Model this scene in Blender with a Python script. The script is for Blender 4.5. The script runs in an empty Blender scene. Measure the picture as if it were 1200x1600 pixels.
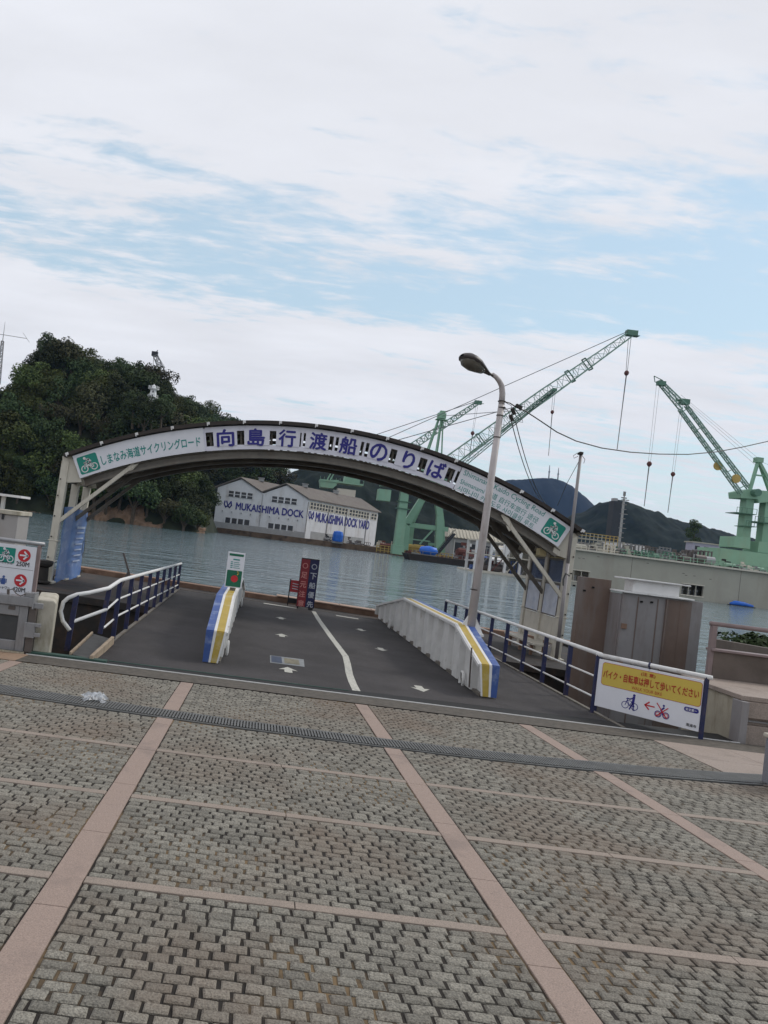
import bpy, math, random
from mathutils import Matrix, Vector, noise as mnoise
rad = math.radians
random.seed(11)
sc = bpy.context.scene
COL = sc.collection

# ------------------------------------------------------------------ camera
F, H, RHO, PIT, CX = 1200.0, 1.6, rad(7.1), math.atan(28.8 / 1200), 418.0
def _basis():
    c, s = math.cos(PIT), math.sin(PIT)
    f = Vector((0, c, s)); u0 = Vector((0, -s, c)); r0 = Vector((1, 0, 0))
    return f, r0 * math.cos(RHO) + u0 * math.sin(RHO), u0 * math.cos(RHO) - r0 * math.sin(RHO)
FW, RT, UP = _basis()
EYE = Vector((0, 0, H))
cam_d = bpy.data.cameras.new('camera'); cam = bpy.data.objects.new('camera', cam_d); COL.objects.link(cam)
cam_d.sensor_fit = 'HORIZONTAL'; cam_d.sensor_width = 36; cam_d.lens = 36
cam_d.shift_x = (600 - CX) / 1200.0
cam_d.clip_start = 0.1; cam_d.clip_end = 20000
cam.matrix_world = Matrix((
    (RT.x, UP.x, -FW.x, EYE.x), (RT.y, UP.y, -FW.y, EYE.y), (RT.z, UP.z, -FW.z, EYE.z), (0, 0, 0, 1)))
sc.camera = cam

# ------------------------------------------------------------------ sky and sun
SUN_AZ, SUN_EL = rad(70), rad(42)
w = bpy.data.worlds.new('World'); sc.world = w; w.use_nodes = True
nt = w.node_tree; N = nt.nodes; L = nt.links
for n in list(N): N.remove(n)
def nd(t, **k):
    n = N.new(t)
    for a, b in k.items(): setattr(n, a, b)
    return n
def mth(op, a, b=None, clamp=False):
    n = nd('ShaderNodeMath', operation=op, use_clamp=clamp)
    for i, v in enumerate((a, b)):
        if v is None: continue
        if isinstance(v, (int, float)): n.inputs[i].default_value = v
        else: L.new(v, n.inputs[i])
    return n.outputs[0]
def mixc(fac, a, b, mode='MIX'):
    n = nd('ShaderNodeMix', data_type='RGBA', blend_type=mode)
    for i, v in ((0, fac), (6, a), (7, b)):
        if isinstance(v, (int, float)): n.inputs[i].default_value = v
        elif isinstance(v, tuple): n.inputs[i].default_value = (*v, 1)
        else: L.new(v, n.inputs[i])
    return n.outputs[2]
sky = nd('ShaderNodeTexSky', sky_type='NISHITA', sun_disc=False, sun_elevation=SUN_EL, sun_rotation=SUN_AZ)
sky.air_density = 1.6; sky.dust_density = 0.6; sky.ozone_density = 1.6
tc = nd('ShaderNodeTexCoord'); sp = nd('ShaderNodeSeparateXYZ'); L.new(tc.outputs['Generated'], sp.inputs[0])
zc = mth('MAXIMUM', sp.outputs[2], 0.0)
inv = mth('DIVIDE', 1.0, mth('ADD', zc, 0.10))
cb = nd('ShaderNodeCombineXYZ')
L.new(mth('MULTIPLY', sp.outputs[0], inv), cb.inputs[0]); L.new(mth('MULTIPLY', sp.outputs[1], inv), cb.inputs[1])
def nz(scale, detail=6, rough=0.55, stretch=(1, 1, 1), loc=(0, 0, 0), rot=0, dist=0.0):
    mp = nd('ShaderNodeMapping'); mp.inputs['Scale'].default_value = stretch; mp.inputs['Location'].default_value = loc
    mp.inputs['Rotation'].default_value = (0, 0, rot)
    L.new(cb.outputs[0], mp.inputs[0])
    n = nd('ShaderNodeTexNoise'); n.inputs['Scale'].default_value = scale; n.inputs['Detail'].default_value = detail
    n.inputs['Roughness'].default_value = rough; n.inputs['Distortion'].default_value = dist
    L.new(mp.outputs[0], n.inputs['Vector']); return n.outputs[0]
el = mth('MULTIPLY', mth('ARCSINE', sp.outputs[2]), 180 / math.pi)
big = nz(1.1, 3, 0.5, (0.8, 1.2, 1), (3.1, 1.7, 0), rad(12))
mid = nz(3.2, 8, 0.62, (0.75, 1.9, 1), (0.3, 0.9, 0), rad(-14), 0.4)
puff = nz(11.0, 6, 0.6, (0.7, 1.5, 1), (1.3, 4.1, 0), rad(-10), 0.3)
elw = mth('ADD', el, mth('MULTIPLY', mth('SUBTRACT', big, 0.5), 4.5))
rmp = nd('ShaderNodeValToRGB'); L.new(mth('DIVIDE', elw, 40.0, True), rmp.inputs[0])
cr = rmp.color_ramp
stops = [(0.0, .80), (2.0 / 40, .62), (7.0 / 40, .60), (10.5 / 40, .95), (14.6 / 40, 1.02), (16.8 / 40, .30), (19.0 / 40, .24), (21.5 / 40, .48), (24.5 / 40, .66), (28 / 40, .98), (1.0, 1.05)]
while len(cr.elements) < len(stops): cr.elements.new(0.5)
for e, (p, v) in zip(cr.elements, stops): e.position = p; e.color = (v, v, v, 1)
nmix = mth('ADD', mth('MULTIPLY', mid, 0.62), mth('MULTIPLY', puff, 0.38))
azm = mth('MULTIPLY', mth('SUBTRACT', 0.10, sp.outputs[0]), 0.48)
cov = mth('ADD', mth('ADD', rmp.outputs[0], azm), mth('MULTIPLY', mth('SUBTRACT', nmix, 0.5), 3.0))
mr = nd('ShaderNodeMapRange', interpolation_type='SMOOTHSTEP'); L.new(cov, mr.inputs[0])
mr.inputs[1].default_value = 0.22; mr.inputs[2].default_value = 0.86
tone = mth('ADD', 0.90, mth('MULTIPLY', mth('SUBTRACT', nz(1.9, 5, 0.55, (0.7, 1.5, 1), (5, 2, 0), rad(-8)), 0.5), 0.30))
tonen = nd('ShaderNodeCombineColor')
for i, k in enumerate((9.0, 9.2, 9.8)): L.new(mth('MULTIPLY', tone, k), tonen.inputs[i])
skyb = mixc(1.0, sky.outputs[0], (1.5, 1.55, 1.55), 'MULTIPLY')
skyb = mixc(0.7, skyb, (5.5, 6.95, 8.1))
low = nd('ShaderNodeMapRange'); L.new(el, low.inputs[0]); low.inputs[1].default_value = 9; low.inputs[2].default_value = 0
low.inputs[3].default_value = 0.0; low.inputs[4].default_value = 0.55
skyb = mixc(low.outputs[0], skyb, (7.0, 8.0, 9.0))
skyc = mixc(mr.outputs[0], skyb, tonen.outputs[0])
bg = nd('ShaderNodeBackground'); L.new(skyc, bg.inputs[0]); bg.inputs[1].default_value = 0.1
wo = nd('ShaderNodeOutputWorld'); L.new(bg.outputs[0], wo.inputs[0])
sun_d = bpy.data.lights.new('sun', 'SUN'); sun_d.energy = 1.5; sun_d.angle = rad(12); sun_d.color = (1, .95, .87)
sun = bpy.data.objects.new('sun', sun_d); COL.objects.link(sun)
sd = Vector((math.sin(SUN_AZ) * math.cos(SUN_EL), math.cos(SUN_AZ) * math.cos(SUN_EL), math.sin(SUN_EL)))
sun.rotation_euler = sd.to_track_quat('Z', 'Y').to_euler(); sun.location = (30, -10, 60)
sc.view_settings.view_transform = 'Standard'; sc.view_settings.look = 'None'
sc.view_settings.exposure = 0.0; sc.view_settings.gamma = 1.0; sc.view_settings.use_curve_mapping = False
sc.cycles.max_bounces = 6; sc.cycles.transparent_max_bounces = 8; sc.cycles.use_denoising = True

# ------------------------------------------------------------------ helpers
def ray(x, y): return FW + RT * ((x - CX) / F) + UP * ((800 - y) / F)
def P(x, y, Y):
    d = ray(x, y); return EYE + d * (Y / d.y)
def on(x, y, z):
    d = ray(x, y); return EYE + d * ((z - H) / d.z)
SL = 0.0414
def pz(Y): return -SL * Y
WATER = -1.9
V = Vector

class MB:
    def __init__(s): s.v = []; s.f = []; s.m = []; s.cm = 0
    def add(s, vs, fs, M=None):
        b = len(s.v)
        s.v += [tuple(M @ V(p)) for p in vs] if M is not None else [tuple(p) for p in vs]
        for q in fs: s.f.append(tuple(i + b for i in q)); s.m.append(s.cm)
        return s
    def box(s, c, d, M=None):
        x, y, z = d[0] / 2, d[1] / 2, d[2] / 2
        vs = [(c[0] + i * x, c[1] + j * y, c[2] + k * z) for k in (-1, 1) for i, j in ((-1, -1), (1, -1), (1, 1), (-1, 1))]
        return s.add(vs, [(3, 2, 1, 0), (4, 5, 6, 7), (0, 1, 5, 4), (1, 2, 6, 5), (2, 3, 7, 6), (3, 0, 4, 7)], M)
    def bx(s, x0, x1, y0, y1, z0, z1, M=None):
        return s.box(((x0 + x1) / 2, (y0 + y1) / 2, (z0 + z1) / 2), (abs(x1 - x0), abs(y1 - y0), abs(z1 - z0)), M)
    def bar(s, p, q, a, b=None, up=(0, 0, 1)):
        b = b or a; p = V(p); q = V(q); d = q - p; ln = d.length
        if ln < 1e-6: return s
        d.normalize(); u = V(up)
        if abs(d.dot(u)) > 0.97: u = V((0, 1, 0))
        sx = d.cross(u).normalized(); su = sx.cross(d)
        vs = [o + sx * (i * a / 2) + su * (j * b / 2) for o in (p, q) for i, j in ((-1, -1), (1, -1), (1, 1), (-1, 1))]
        return s.add(vs, [(0, 1, 2, 3), (7, 6, 5, 4), (0, 4, 5, 1), (1, 5, 6, 2), (2, 6, 7, 3), (3, 7, 4, 0)])
    def tube(s, pts, r, n=8, caps=True):
        pts = [V(p) for p in pts]; rs = r if isinstance(r, (list, tuple)) else [r] * len(pts)
        rings = []; prev = None
        for i, p in enumerate(pts):
            d = (pts[min(i + 1, len(pts) - 1)] - pts[max(i - 1, 0)]).normalized()
            if prev is None:
                a = d.cross(V((0, 0, 1))) if abs(d.z) < .9 else d.cross(V((0, 1, 0)))
            else: a = prev - d * prev.dot(d)
            a.normalize(); prev = a; b = d.cross(a)
            rings.append([p + (a * math.cos(t) + b * math.sin(t)) * rs[i] for t in [2 * math.pi * k / n for k in range(n)]])
        vs = [q for rg in rings for q in rg]; fs = []
        for i in range(len(pts) - 1):
            for k in range(n):
                fs.append((i * n + k, i * n + (k + 1) % n, (i + 1) * n + (k + 1) % n, (i + 1) * n + k))
        if caps: fs.append(tuple(range(n))[::-1]); fs.append(tuple(range((len(pts) - 1) * n, len(pts) * n)))
        return s.add(vs, fs)
    def prism(s, poly, ext, M=None):
        e = V(ext); n = len(poly); a = [V(p) for p in poly]; vs = a + [p + e for p in a]
        fs = [tuple(range(n))[::-1], tuple(range(n, 2 * n))] + [(i, (i + 1) % n, n + (i + 1) % n, n + i) for i in range(n)]
        return s.add(vs, fs, M)
    def lathe(s, prof, c=(0, 0, 0), n=16, M=None):
        vs = []; fs = []
        for r, z in prof:
            for k in range(n):
                t = 2 * math.pi * k / n; vs.append((c[0] + r * math.cos(t), c[1] + r * math.sin(t), c[2] + z))
        for i in range(len(prof) - 1):
            for k in range(n): fs.append((i * n + k, i * n + (k + 1) % n, (i + 1) * n + (k + 1) % n, (i + 1) * n + k))
        fs.append(tuple(range(n))[::-1]); fs.append(tuple(range((len(prof) - 1) * n, len(prof) * n)))
        return s.add(vs, fs, M)
    def disc(s, c, r, M, n=24, z=0.0):
        vs = [(c[0] + r * math.cos(2 * math.pi * k / n), c[1] + r * math.sin(2 * math.pi * k / n), z) for k in range(n)]
        return s.add(vs, [tuple(range(n))], M)
    def ring(s, c, r, wd, M, n=28, z=0.0):
        vs = []; fs = []
        for k in range(n):
            t = 2 * math.pi * k / n
            for q in (r - wd / 2, r + wd / 2): vs.append((c[0] + q * math.cos(t), c[1] + q * math.sin(t), z))
        for k in range(n):
            j = (k + 1) % n; fs.append((2 * k, 2 * k + 1, 2 * j + 1, 2 * j))
        return s.add(vs, fs, M)
    def stroke(s, pts, wd, M, z=0.0):
        for a, b in zip(pts, pts[1:]):
            a = V((a[0], a[1])); b = V((b[0], b[1])); d = (b - a)
            if d.length < 1e-6: continue
            d.normalize(); nn = V((-d.y, d.x)) * wd / 2; d = d * wd * .3
            q = [a - nn - d, b - nn + d, b + nn + d, a + nn - d]
            s.add([(p.x, p.y, z) for p in q], [(0, 1, 2, 3)], M)
        return s
    def rrect(s, x0, x1, y0, y1, r, M, z=0.0, n=5):
        vs = []
        for cx, cy, a0 in ((x1 - r, y1 - r, 0), (x0 + r, y1 - r, 90), (x0 + r, y0 + r, 180), (x1 - r, y0 + r, 270)):
            for k in range(n + 1):
                t = rad(a0 + 90 * k / n); vs.append((cx + r * math.cos(t), cy + r * math.sin(t), z))
        return s.add(vs, [tuple(range(len(vs)))], M)
    def build(s, name, mat, parent=None, local=False, smooth=False, bevel=0.0, origin=None):
        me = bpy.data.meshes.new(name)
        vs = s.v
        if parent is not None and not local:
            Mi = ROOT[parent.name].inverted(); vs = [tuple(Mi @ V(p)) for p in vs]
        if origin is not None: vs = [(p[0] - origin[0], p[1] - origin[1], p[2] - origin[2]) for p in vs]
        me.from_pydata(vs, [], s.f); me.update()
        ms = mat if isinstance(mat, (list, tuple)) else [mat]
        for m in ms: me.materials.append(m)
        if len(ms) > 1: me.polygons.foreach_set('material_index', s.m)
        if smooth: me.polygons.foreach_set('use_smooth', [True] * len(me.polygons))
        o = bpy.data.objects.new(name, me); COL.objects.link(o)
        if origin is not None: o.location = origin
        if parent is not None: o.parent = parent; ROOT[o.name] = ROOT[parent.name]
        if bevel:
            b = o.modifiers.new('bevel', 'BEVEL'); b.width = bevel; b.segments = 2; b.limit_method = 'ANGLE'; b.angle_limit = rad(40)
        return o
ROOT = {}
def tag(o, label, cat, group=None):
    o['label'] = label; o['category'] = cat
    if group: o['group'] = group
    return o
def thing(name, label, cat, loc=(0, 0, 0), group=None, rot=(0, 0, 0)):
    o = bpy.data.objects.new(name, None); COL.objects.link(o); o.location = loc; o.rotation_euler = rot
    o.empty_display_size = 0.2
    from mathutils import Euler
    ROOT[o.name] = Matrix.Translation(V(loc)) @ Euler(rot).to_matrix().to_4x4()
    return tag(o, label, cat, group)
def struct(o, kind='structure'): o['kind'] = kind; return o
def frame(o, ex, ey):
    ex = V(ex).normalized(); ey = V(ey).normalized(); ez = ex.cross(ey)
    return Matrix(((ex.x, ey.x, ez.x, o[0]), (ex.y, ey.y, ez.y, o[1]), (ex.z, ey.z, ez.z, o[2]), (0, 0, 0, 1)))
FRONT = lambda x, y, z: frame((x, y, z), (1, 0, 0), (0, 0, 1))
_tc = {}
def text(s, bold=0.012):
    k = s
    if k not in _tc:
        c = bpy.data.curves.new('lettering', 'FONT'); c.body = s; c.size = 1; c.resolution_u = 3
        o = bpy.data.objects.new('lettering', c); m = o.to_mesh()
        vs = [(v.co.x, v.co.y) for v in m.vertices]; fs = [tuple(p.vertices) for p in m.polygons]
        o.to_mesh_clear(); bpy.data.objects.remove(o); bpy.data.curves.remove(c)
        xs = [p[0] for p in vs]; ys = [p[1] for p in vs]; _tc[k] = (vs, fs, min(xs), max(xs), min(ys), max(ys))
    return _tc[k]
def BOLD(b): return ((0, 0),) if b < .006 else ((0, 0), (-b, 0), (b, 0), (0, b), (0, -b))
def put_text(mb, s, w, h, M, bold=0.012, z=0.0, keep=False):
    """text fitted into a w x h box centred on M's origin"""
    vs, fs, x0, x1, y0, y1 = text(s, bold)
    sx = w / (x1 - x0); sy = h / (y1 - y0)
    if keep: sx = sy = min(sx, sy)
    for i, (ox, oy) in enumerate(BOLD(bold)):
        mb.add([((x + ox - (x0 + x1) / 2) * sx, (y + oy - (y0 + y1) / 2) * sy, z + i * .0006) for x, y in vs], fs, M)

# ------------------------------------------------------------------ materials
def mat(name, col, rough=0.6, metal=0.0, var=0.15, scale=6.0, bump=0.0, bscale=None, stretch=(1, 1, 1), stain=None, stain_amt=0.5, stain_scale=2.0, stain_str=(1, 1, 1), spec=0.4, detail=5, island=0.0, alpha=1.0, obj=False, smin=0.52, smax=0.68):
    m = bpy.data.materials.new(name); m.use_nodes = True; t = m.node_tree; n = t.nodes; l = t.links
    b = n['Principled BSDF']; b.inputs['Roughness'].default_value = rough; b.inputs['Metallic'].default_value = metal
    b.inputs['Specular IOR Level'].default_value = spec; b.inputs['Alpha'].default_value = alpha
    g = n.new('ShaderNodeNewGeometry'); src = g.outputs['Position']
    if obj:
        tcx = n.new('ShaderNodeTexCoord'); src = tcx.outputs['Object']
    def nzz(sc_, st, det=detail, ro=0.6):
        mp = n.new('ShaderNodeMapping'); mp.inputs['Scale'].default_value = st; l.new(src, mp.inputs[0])
        q = n.new('ShaderNodeTexNoise'); q.inputs['Scale'].default_value = sc_; q.inputs['Detail'].default_value = det
        q.inputs['Roughness'].default_value = ro; l.new(mp.outputs[0], q.inputs['Vector']); return q.outputs[0]
    a = nzz(scale, stretch)
    mrn = n.new('ShaderNodeMapRange'); l.new(a, mrn.inputs[0]); mrn.inputs[1].default_value = .25; mrn.inputs[2].default_value = .75
    mrn.inputs[3].default_value = 1 - var; mrn.inputs[4].default_value = 1 + var
    fac = mrn.outputs[0]
    if island:
        mi = n.new('ShaderNodeMapRange'); l.new(g.outputs['Random Per Island'], mi.inputs[0])
        mi.inputs[3].default_value = 1 - island; mi.inputs[4].default_value = 1 + island
        mm = n.new('ShaderNodeMath'); mm.operation = 'MULTIPLY'; l.new(fac, mm.inputs[0]); l.new(mi.outputs[0], mm.inputs[1]); fac = mm.outputs[0]
    mx = n.new('ShaderNodeMix'); mx.data_type = 'RGBA'; mx.blend_type = 'MULTIPLY'; mx.inputs[0].default_value = 1
    mx.inputs[6].default_value = (*col, 1); l.new(fac, mx.inputs[7]); out = mx.outputs[2]
    if stain:
        q = nzz(stain_scale, stain_str, 6, 0.65)
        ms = n.new('ShaderNodeMapRange'); l.new(q, ms.inputs[0]); ms.inputs[1].default_value = smin; ms.inputs[2].default_value = smax
        ms.inputs[4].default_value = stain_amt
        m2 = n.new('ShaderNodeMix'); m2.data_type = 'RGBA'; l.new(ms.outputs[0], m2.inputs[0]); l.new(out, m2.inputs[6]); m2.inputs[7].default_value = (*stain, 1)
        out = m2.outputs[2]
    l.new(out, b.inputs['Base Color'])
    if bump:
        bb = n.new('ShaderNodeBump'); bb.inputs['Strength'].default_value = bump; bb.inputs['Distance'].default_value = 0.02
        l.new(nzz(bscale or scale * 4, (1, 1, 1)), bb.inputs['Height']); l.new(bb.outputs[0], b.inputs['Normal'])
    return m
def leafmat(name, col, var=0.35):
    m = mat(name, col, 0.75, var=var, scale=0.25, spec=0.15)
    t = m.node_tree; n = t.nodes; l = t.links; b = n['Principled BSDF']
    oi = n.new('ShaderNodeObjectInfo'); g = n.new('ShaderNodeNewGeometry')
    hs = n.new('ShaderNodeHueSaturation')
    src = b.inputs['Base Color'].links[0].from_socket
    l.new(src, hs.inputs['Color'])
    for s_, (a, c) in ((oi.outputs['Random'], (0.47, 0.53)),):
        q = n.new('ShaderNodeMapRange'); l.new(s_, q.inputs[0]); q.inputs[3].default_value = a; q.inputs[4].default_value = c; l.new(q.outputs[0], hs.inputs['Hue'])
    q = n.new('ShaderNodeMapRange'); l.new(g.outputs['Random Per Island'], q.inputs[0]); q.inputs[3].default_value = .75; q.inputs[4].default_value = 1.3
    ml = n.new('ShaderNodeMath'); ml.operation = 'MULTIPLY'
    q2 = n.new('ShaderNodeMapRange'); l.new(oi.outputs['Random'], q2.inputs[0]); q2.inputs[3].default_value = .5; q2.inputs[4].default_value = 1.5
    l.new(q.outputs[0], ml.inputs[0]); l.new(q2.outputs[0], ml.inputs[1]); l.new(ml.outputs[0], hs.inputs['Value'])
    l.new(hs.outputs[0], b.inputs['Base Color']); return m

M = {}
M['sett'] = mat('granite_sett', (.205, .19, .16), .85, var=.60, scale=110, bump=.8, bscale=70, island=.24, stain=(.185, .135, .10), stain_amt=.6, stain_scale=.6, smin=.46, smax=.64, detail=3)
M['joint'] = mat('joint_soil', (.022, .018, .015), .95, var=.4, scale=9, stain=(.19, .13, .07), stain_amt=.9, stain_scale=.9, smin=.50, smax=.60)
M['band'] = mat('pink_granite', (.29, .217, .18), .7, var=.35, scale=160, stain=(.16, .125, .11), stain_amt=.45, stain_scale=3, bump=.15, bscale=90, detail=3)
M['kerbstone'] = mat('threshold_concrete', (.085, .074, .061), .85, var=.45, scale=14, stain=(.10, .085, .07), stain_amt=.6, stain_scale=3)
M['tan'] = mat('tan_paving', (.28, .19, .13), .8, var=.2, scale=30, stain=(.2, .14, .1), stain_amt=.5)
M['grate'] = mat('galvanised_grate', (.15, .15, .145), .55, .6, var=.25, scale=8)
M['dark'] = mat('dark_void', (.012, .012, .012), .9, var=.3)
M['gapblack'] = mat('gap_black', (.008, .008, .008), .7, var=.3)  # near-black that paints in the darkness of the threshold gap
M['deck'] = mat('ramp_coating', (.055, .050, .051), .85, var=.45, scale=70, bump=.5, bscale=120, stain=(.028, .025, .025), stain_amt=.7, stain_scale=.8, smin=.42, smax=.62, detail=3)
M['linepaint'] = mat('worn_road_paint', (.46, .45, .40), .75, var=.25, scale=30, stain=(.10, .10, .10), stain_amt=.75, stain_scale=18, smin=.56, smax=.66)
M['white'] = mat('white_paint', (.68, .67, .66), .5, var=.08, scale=5, stain=(.30, .23, .16), stain_amt=.5, stain_scale=6, smin=.58, smax=.75)
M['whitegirder'] = mat('white_girder_paint', (.56, .555, .54), .55, var=.14, scale=4, stain=(.20, .13, .085), stain_amt=.6, stain_scale=4.5, stain_str=(1.5, 1.5, .45), smin=.60, smax=.70)
M['cream'] = mat('cream_paint', (.56, .52, .44), .55, var=.10, scale=3, stain=(.24, .17, .10), stain_amt=.6, stain_scale=4, stain_str=(2.5, 2.5, .5), smin=.54, smax=.75)
M['sign'] = mat('sign_white', (.66, .65, .72), .45, var=.04, scale=1.5, stain=(.42, .40, .42), stain_amt=.35, stain_scale=2, stain_str=(2, 1, .4))
M['signclean'] = mat('sign_panel_white', (.70, .70, .74), .4, var=.03)
M['roof'] = mat('brown_roof', (.035, .026, .022), .6, var=.25, scale=5)
M['rib'] = mat('rib_steel', (.145, .13, .11), .6, var=.3, scale=4, stain=(.06, .035, .02), stain_amt=.6)
M['navy'] = mat('navy_lettering', (.022, .02, .20), .45, var=.06)
M['green'] = mat('emblem_green', (.008, .22, .17), .45, var=.05)
M['dgreen'] = mat('notice_dark_green', (.008, .12, .065), .45, var=.08)
M['teal'] = mat('teal_lettering', (.012, .25, .22), .45, var=.05)
M['red'] = mat('sign_red', (.50, .025, .035), .45, var=.05)
M['darkred'] = mat('letter_red', (.42, .04, .05), .45, var=.06)
M['black'] = mat('black_paint', (.02, .02, .025), .5, var=.2)
M['railblue'] = mat('rail_blue', (.019, .024, .075), .45, var=.15, scale=6, stain=(.12, .07, .05), stain_amt=.4, stain_scale=7)
M['stripeblue'] = mat('stripe_blue', (.045, .09, .27), .45, var=.12, scale=6, stain=(.30, .36, .50), stain_amt=.5, stain_scale=5)
M['ochre'] = mat('stripe_ochre', (.42, .30, .06), .5, var=.12, scale=6, stain=(.55, .48, .32), stain_amt=.5, stain_scale=5)
M['yellow'] = mat('sign_yellow', (.58, .43, .08), .45, var=.04)
M['lamp'] = mat('lamp_pole_paint', (.46, .42, .41), .5, var=.12, scale=3, stain=(.22, .17, .14), stain_amt=.5, stain_scale=4, stain_str=(3, 3, .6))
M['lampdark'] = mat('grey_mast_paint', (.27, .25, .25), .5, var=.15, scale=3)
M['lamphood'] = mat('lamp_hood', (.07, .06, .058), .45, var=.2)
M['lens'] = mat('lamp_lens', (.13, .12, .10), .15, var=.15)
M['banner'] = mat('blue_mesh_banner', (.11, .22, .50), .7, var=.3, scale=1.2, stain=(.34, .42, .62), stain_amt=.7, stain_scale=1.6, stain_str=(1, 1, 2.5), alpha=.80)
M['bannerp'] = mat('banner_print_white', (.45, .52, .66), .7, var=.2)
M['rust'] = mat('rusty_edge', (.22, .135, .095), .85, var=.35, scale=3, stain=(.34, .22, .15), stain_amt=.6, stain_scale=2, bump=.3)
M['fboard'] = mat('pinkish_fender_board', (.38, .27, .21), .85, var=.2, scale=3, stain=(.2, .13, .1), stain_amt=.5)
M['pontoon'] = mat('pontoon_deck', (.035, .03, .028), .85, var=.4, scale=5, stain=(.09, .055, .04), stain_amt=.7, stain_scale=1.3, bump=.3)
M['hullblack'] = mat('pontoon_hull', (.028, .024, .022), .8, var=.4, scale=3, stain=(.08, .045, .03), stain_amt=.6)
M['steelplate'] = mat('grey_steel_plate', (.24, .225, .225), .6, var=.12, scale=2, stain=(.14, .10, .085), stain_amt=.6, stain_scale=1.0, stain_str=(2.5, 2.5, .5), smin=.5, smax=.7)
M['steelbrown'] = mat('brown_steel_plate', (.15, .105, .085), .65, var=.18, scale=2, stain=(.19, .17, .16), stain_amt=.7, stain_scale=.9, stain_str=(2.5, 2.5, .4), smin=.48, smax=.65)
M['concrete'] = mat('stained_concrete', (.36, .32, .25), .85, var=.14, scale=5, stain=(.16, .12, .07), stain_amt=.75, stain_scale=3.5, stain_str=(2.2, 2.2, .35), smin=.5, smax=.72, bump=.2)
M['concretepale'] = mat('pale_concrete', (.45, .415, .345), .85, var=.14, scale=5, stain=(.22, .19, .12), stain_amt=.7, stain_scale=3, stain_str=(1.5, 1.5, .5), bump=.2)
M['pinkcon'] = mat('pinkish_granite_slab', (.29, .235, .20), .7, var=.25, scale=60, stain=(.17, .135, .11), stain_amt=.65, stain_scale=1.6, detail=3)
M['mauve'] = mat('mauve_steel', (.22, .165, .16), .5, var=.15)
M['mauvewall'] = mat('brown_wall', (.12, .095, .08), .8, var=.2, scale=3, stain=(.06, .05, .04), stain_amt=.5)
M['greysteel'] = mat('grey_gate_steel', (.30, .30, .31), .4, .5, var=.12, scale=4, stain=(.16, .15, .15), stain_amt=.5, stain_scale=3, stain_str=(3, 3, .5))
M['darkpanel'] = mat('dark_gate_panel', (.06, .062, .065), .35, var=.25, scale=2)
M['brownsteel'] = mat('brown_post_steel', (.13, .11, .10), .5, .3, var=.2)
M['cabinet'] = mat('cabinet_grey', (.34, .32, .31), .55, var=.1, scale=2, stain=(.25, .22, .2), stain_amt=.5)
M['stone'] = mat('grey_bollard_stone', (.20, .20, .22), .75, var=.2, scale=80, bump=.2, detail=3)
M['plastic'] = mat('clear_plastic', (.70, .72, .75), .15, var=.25, scale=30, alpha=.42)
M['checker'] = mat('checker_plate', (.06, .058, .055), .5, .3, var=.3, scale=8)
M['wood'] = mat('weathered_wood', (.33, .26, .19), .85, var=.3, scale=9, stain=(.15, .10, .07), stain_amt=.6)
M['greenrub'] = mat('green_rubber_edge', (.035, .075, .06), .7, var=.3)
M['crane'] = mat('crane_green', (.22, .38, .265), .55, var=.10, scale=.25, stain=(.25, .30, .20), stain_amt=.4, stain_scale=.3, stain_str=(1, 1, .4))
M['cranelight'] = mat('crane_jib_green', (.20, .31, .25), .55, var=.12, scale=.25)
M['cranedark'] = mat('crane_dark_green', (.08, .17, .12), .55, var=.2, scale=.3)
M['cable'] = mat('steel_rope', (.14, .14, .14), .5, .3, var=.1)
M['wire'] = mat('black_cable', (.05, .05, .05), .6, var=.1)
M['hook'] = mat('hook_block', (.10, .03, .025), .6, var=.2)
M['shedwall'] = mat('shed_white_cladding', (.66, .66, .68), .65, var=.06, scale=.5, stain=(.42, .38, .35), stain_amt=.5, stain_scale=.35, stain_str=(1, 1, .3))
M['shedroof'] = mat('shed_roof', (.15, .13, .115), .8, var=.15, scale=.5, stain=(.12, .09, .08), stain_amt=.5, stain_scale=.2)
M['shedwin'] = mat('shed_window', (.035, .035, .04), .25, var=.3, scale=1)
M['shedbase'] = mat('shed_plinth', (.34, .34, .34), .8, var=.15, scale=.5)
M['quay'] = mat('rusty_quay', (.14, .095, .065), .9, var=.35, scale=.5, stain=(.045, .035, .03), stain_amt=.8, stain_scale=.3, bump=.4, bscale=2)
M['hull'] = mat('dock_hull_paint', (.36, .345, .29), .65, var=.08, scale=.3, stain=(.27, .235, .19), stain_amt=.5, stain_scale=.12, stain_str=(1.5, 1.5, .25))
M['yrail'] = mat('yellow_rail_paint', (.45, .31, .09), .6, var=.2, scale=1)
M['grail'] = mat('green_rail_paint', (.20, .34, .24), .6, var=.2, scale=.6)
M['tarp'] = mat('blue_tarp', (.02, .13, .55), .45, var=.2, scale=.6)
M['grey'] = mat('machinery_grey', (.22, .22, .22), .7, var=.25, scale=.5, stain=(.15, .09, .06), stain_amt=.5, stain_scale=.5)
M['rustred'] = mat('rust_red', (.13, .045, .035), .8, var=.3, scale=.5)
M['lilac'] = mat('lilac_render', (.40, .38, .46), .8, var=.08, scale=.3)
M['rock'] = mat('cliff_rock', (.20, .13, .085), .95, var=.4, scale=.5, stain=(.09, .065, .05), stain_amt=.8, stain_scale=.22, stain_str=(1.4, 1, .5), bump=.5, bscale=1.5)
M['soil'] = mat('hill_undergrowth', (.022, .028, .014), .95, var=.5, scale=.3)
M['hillgreen'] = mat('near_ridge_forest', (.013, .019, .015), .95, var=.45, scale=.12, spec=.1)
M['hillfar'] = mat('far_ridge_haze_blue', (.010, .016, .024), .95, var=.3, scale=.02, spec=.1)  # forest tone pushed towards blue, distance haze put into the base colour
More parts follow.
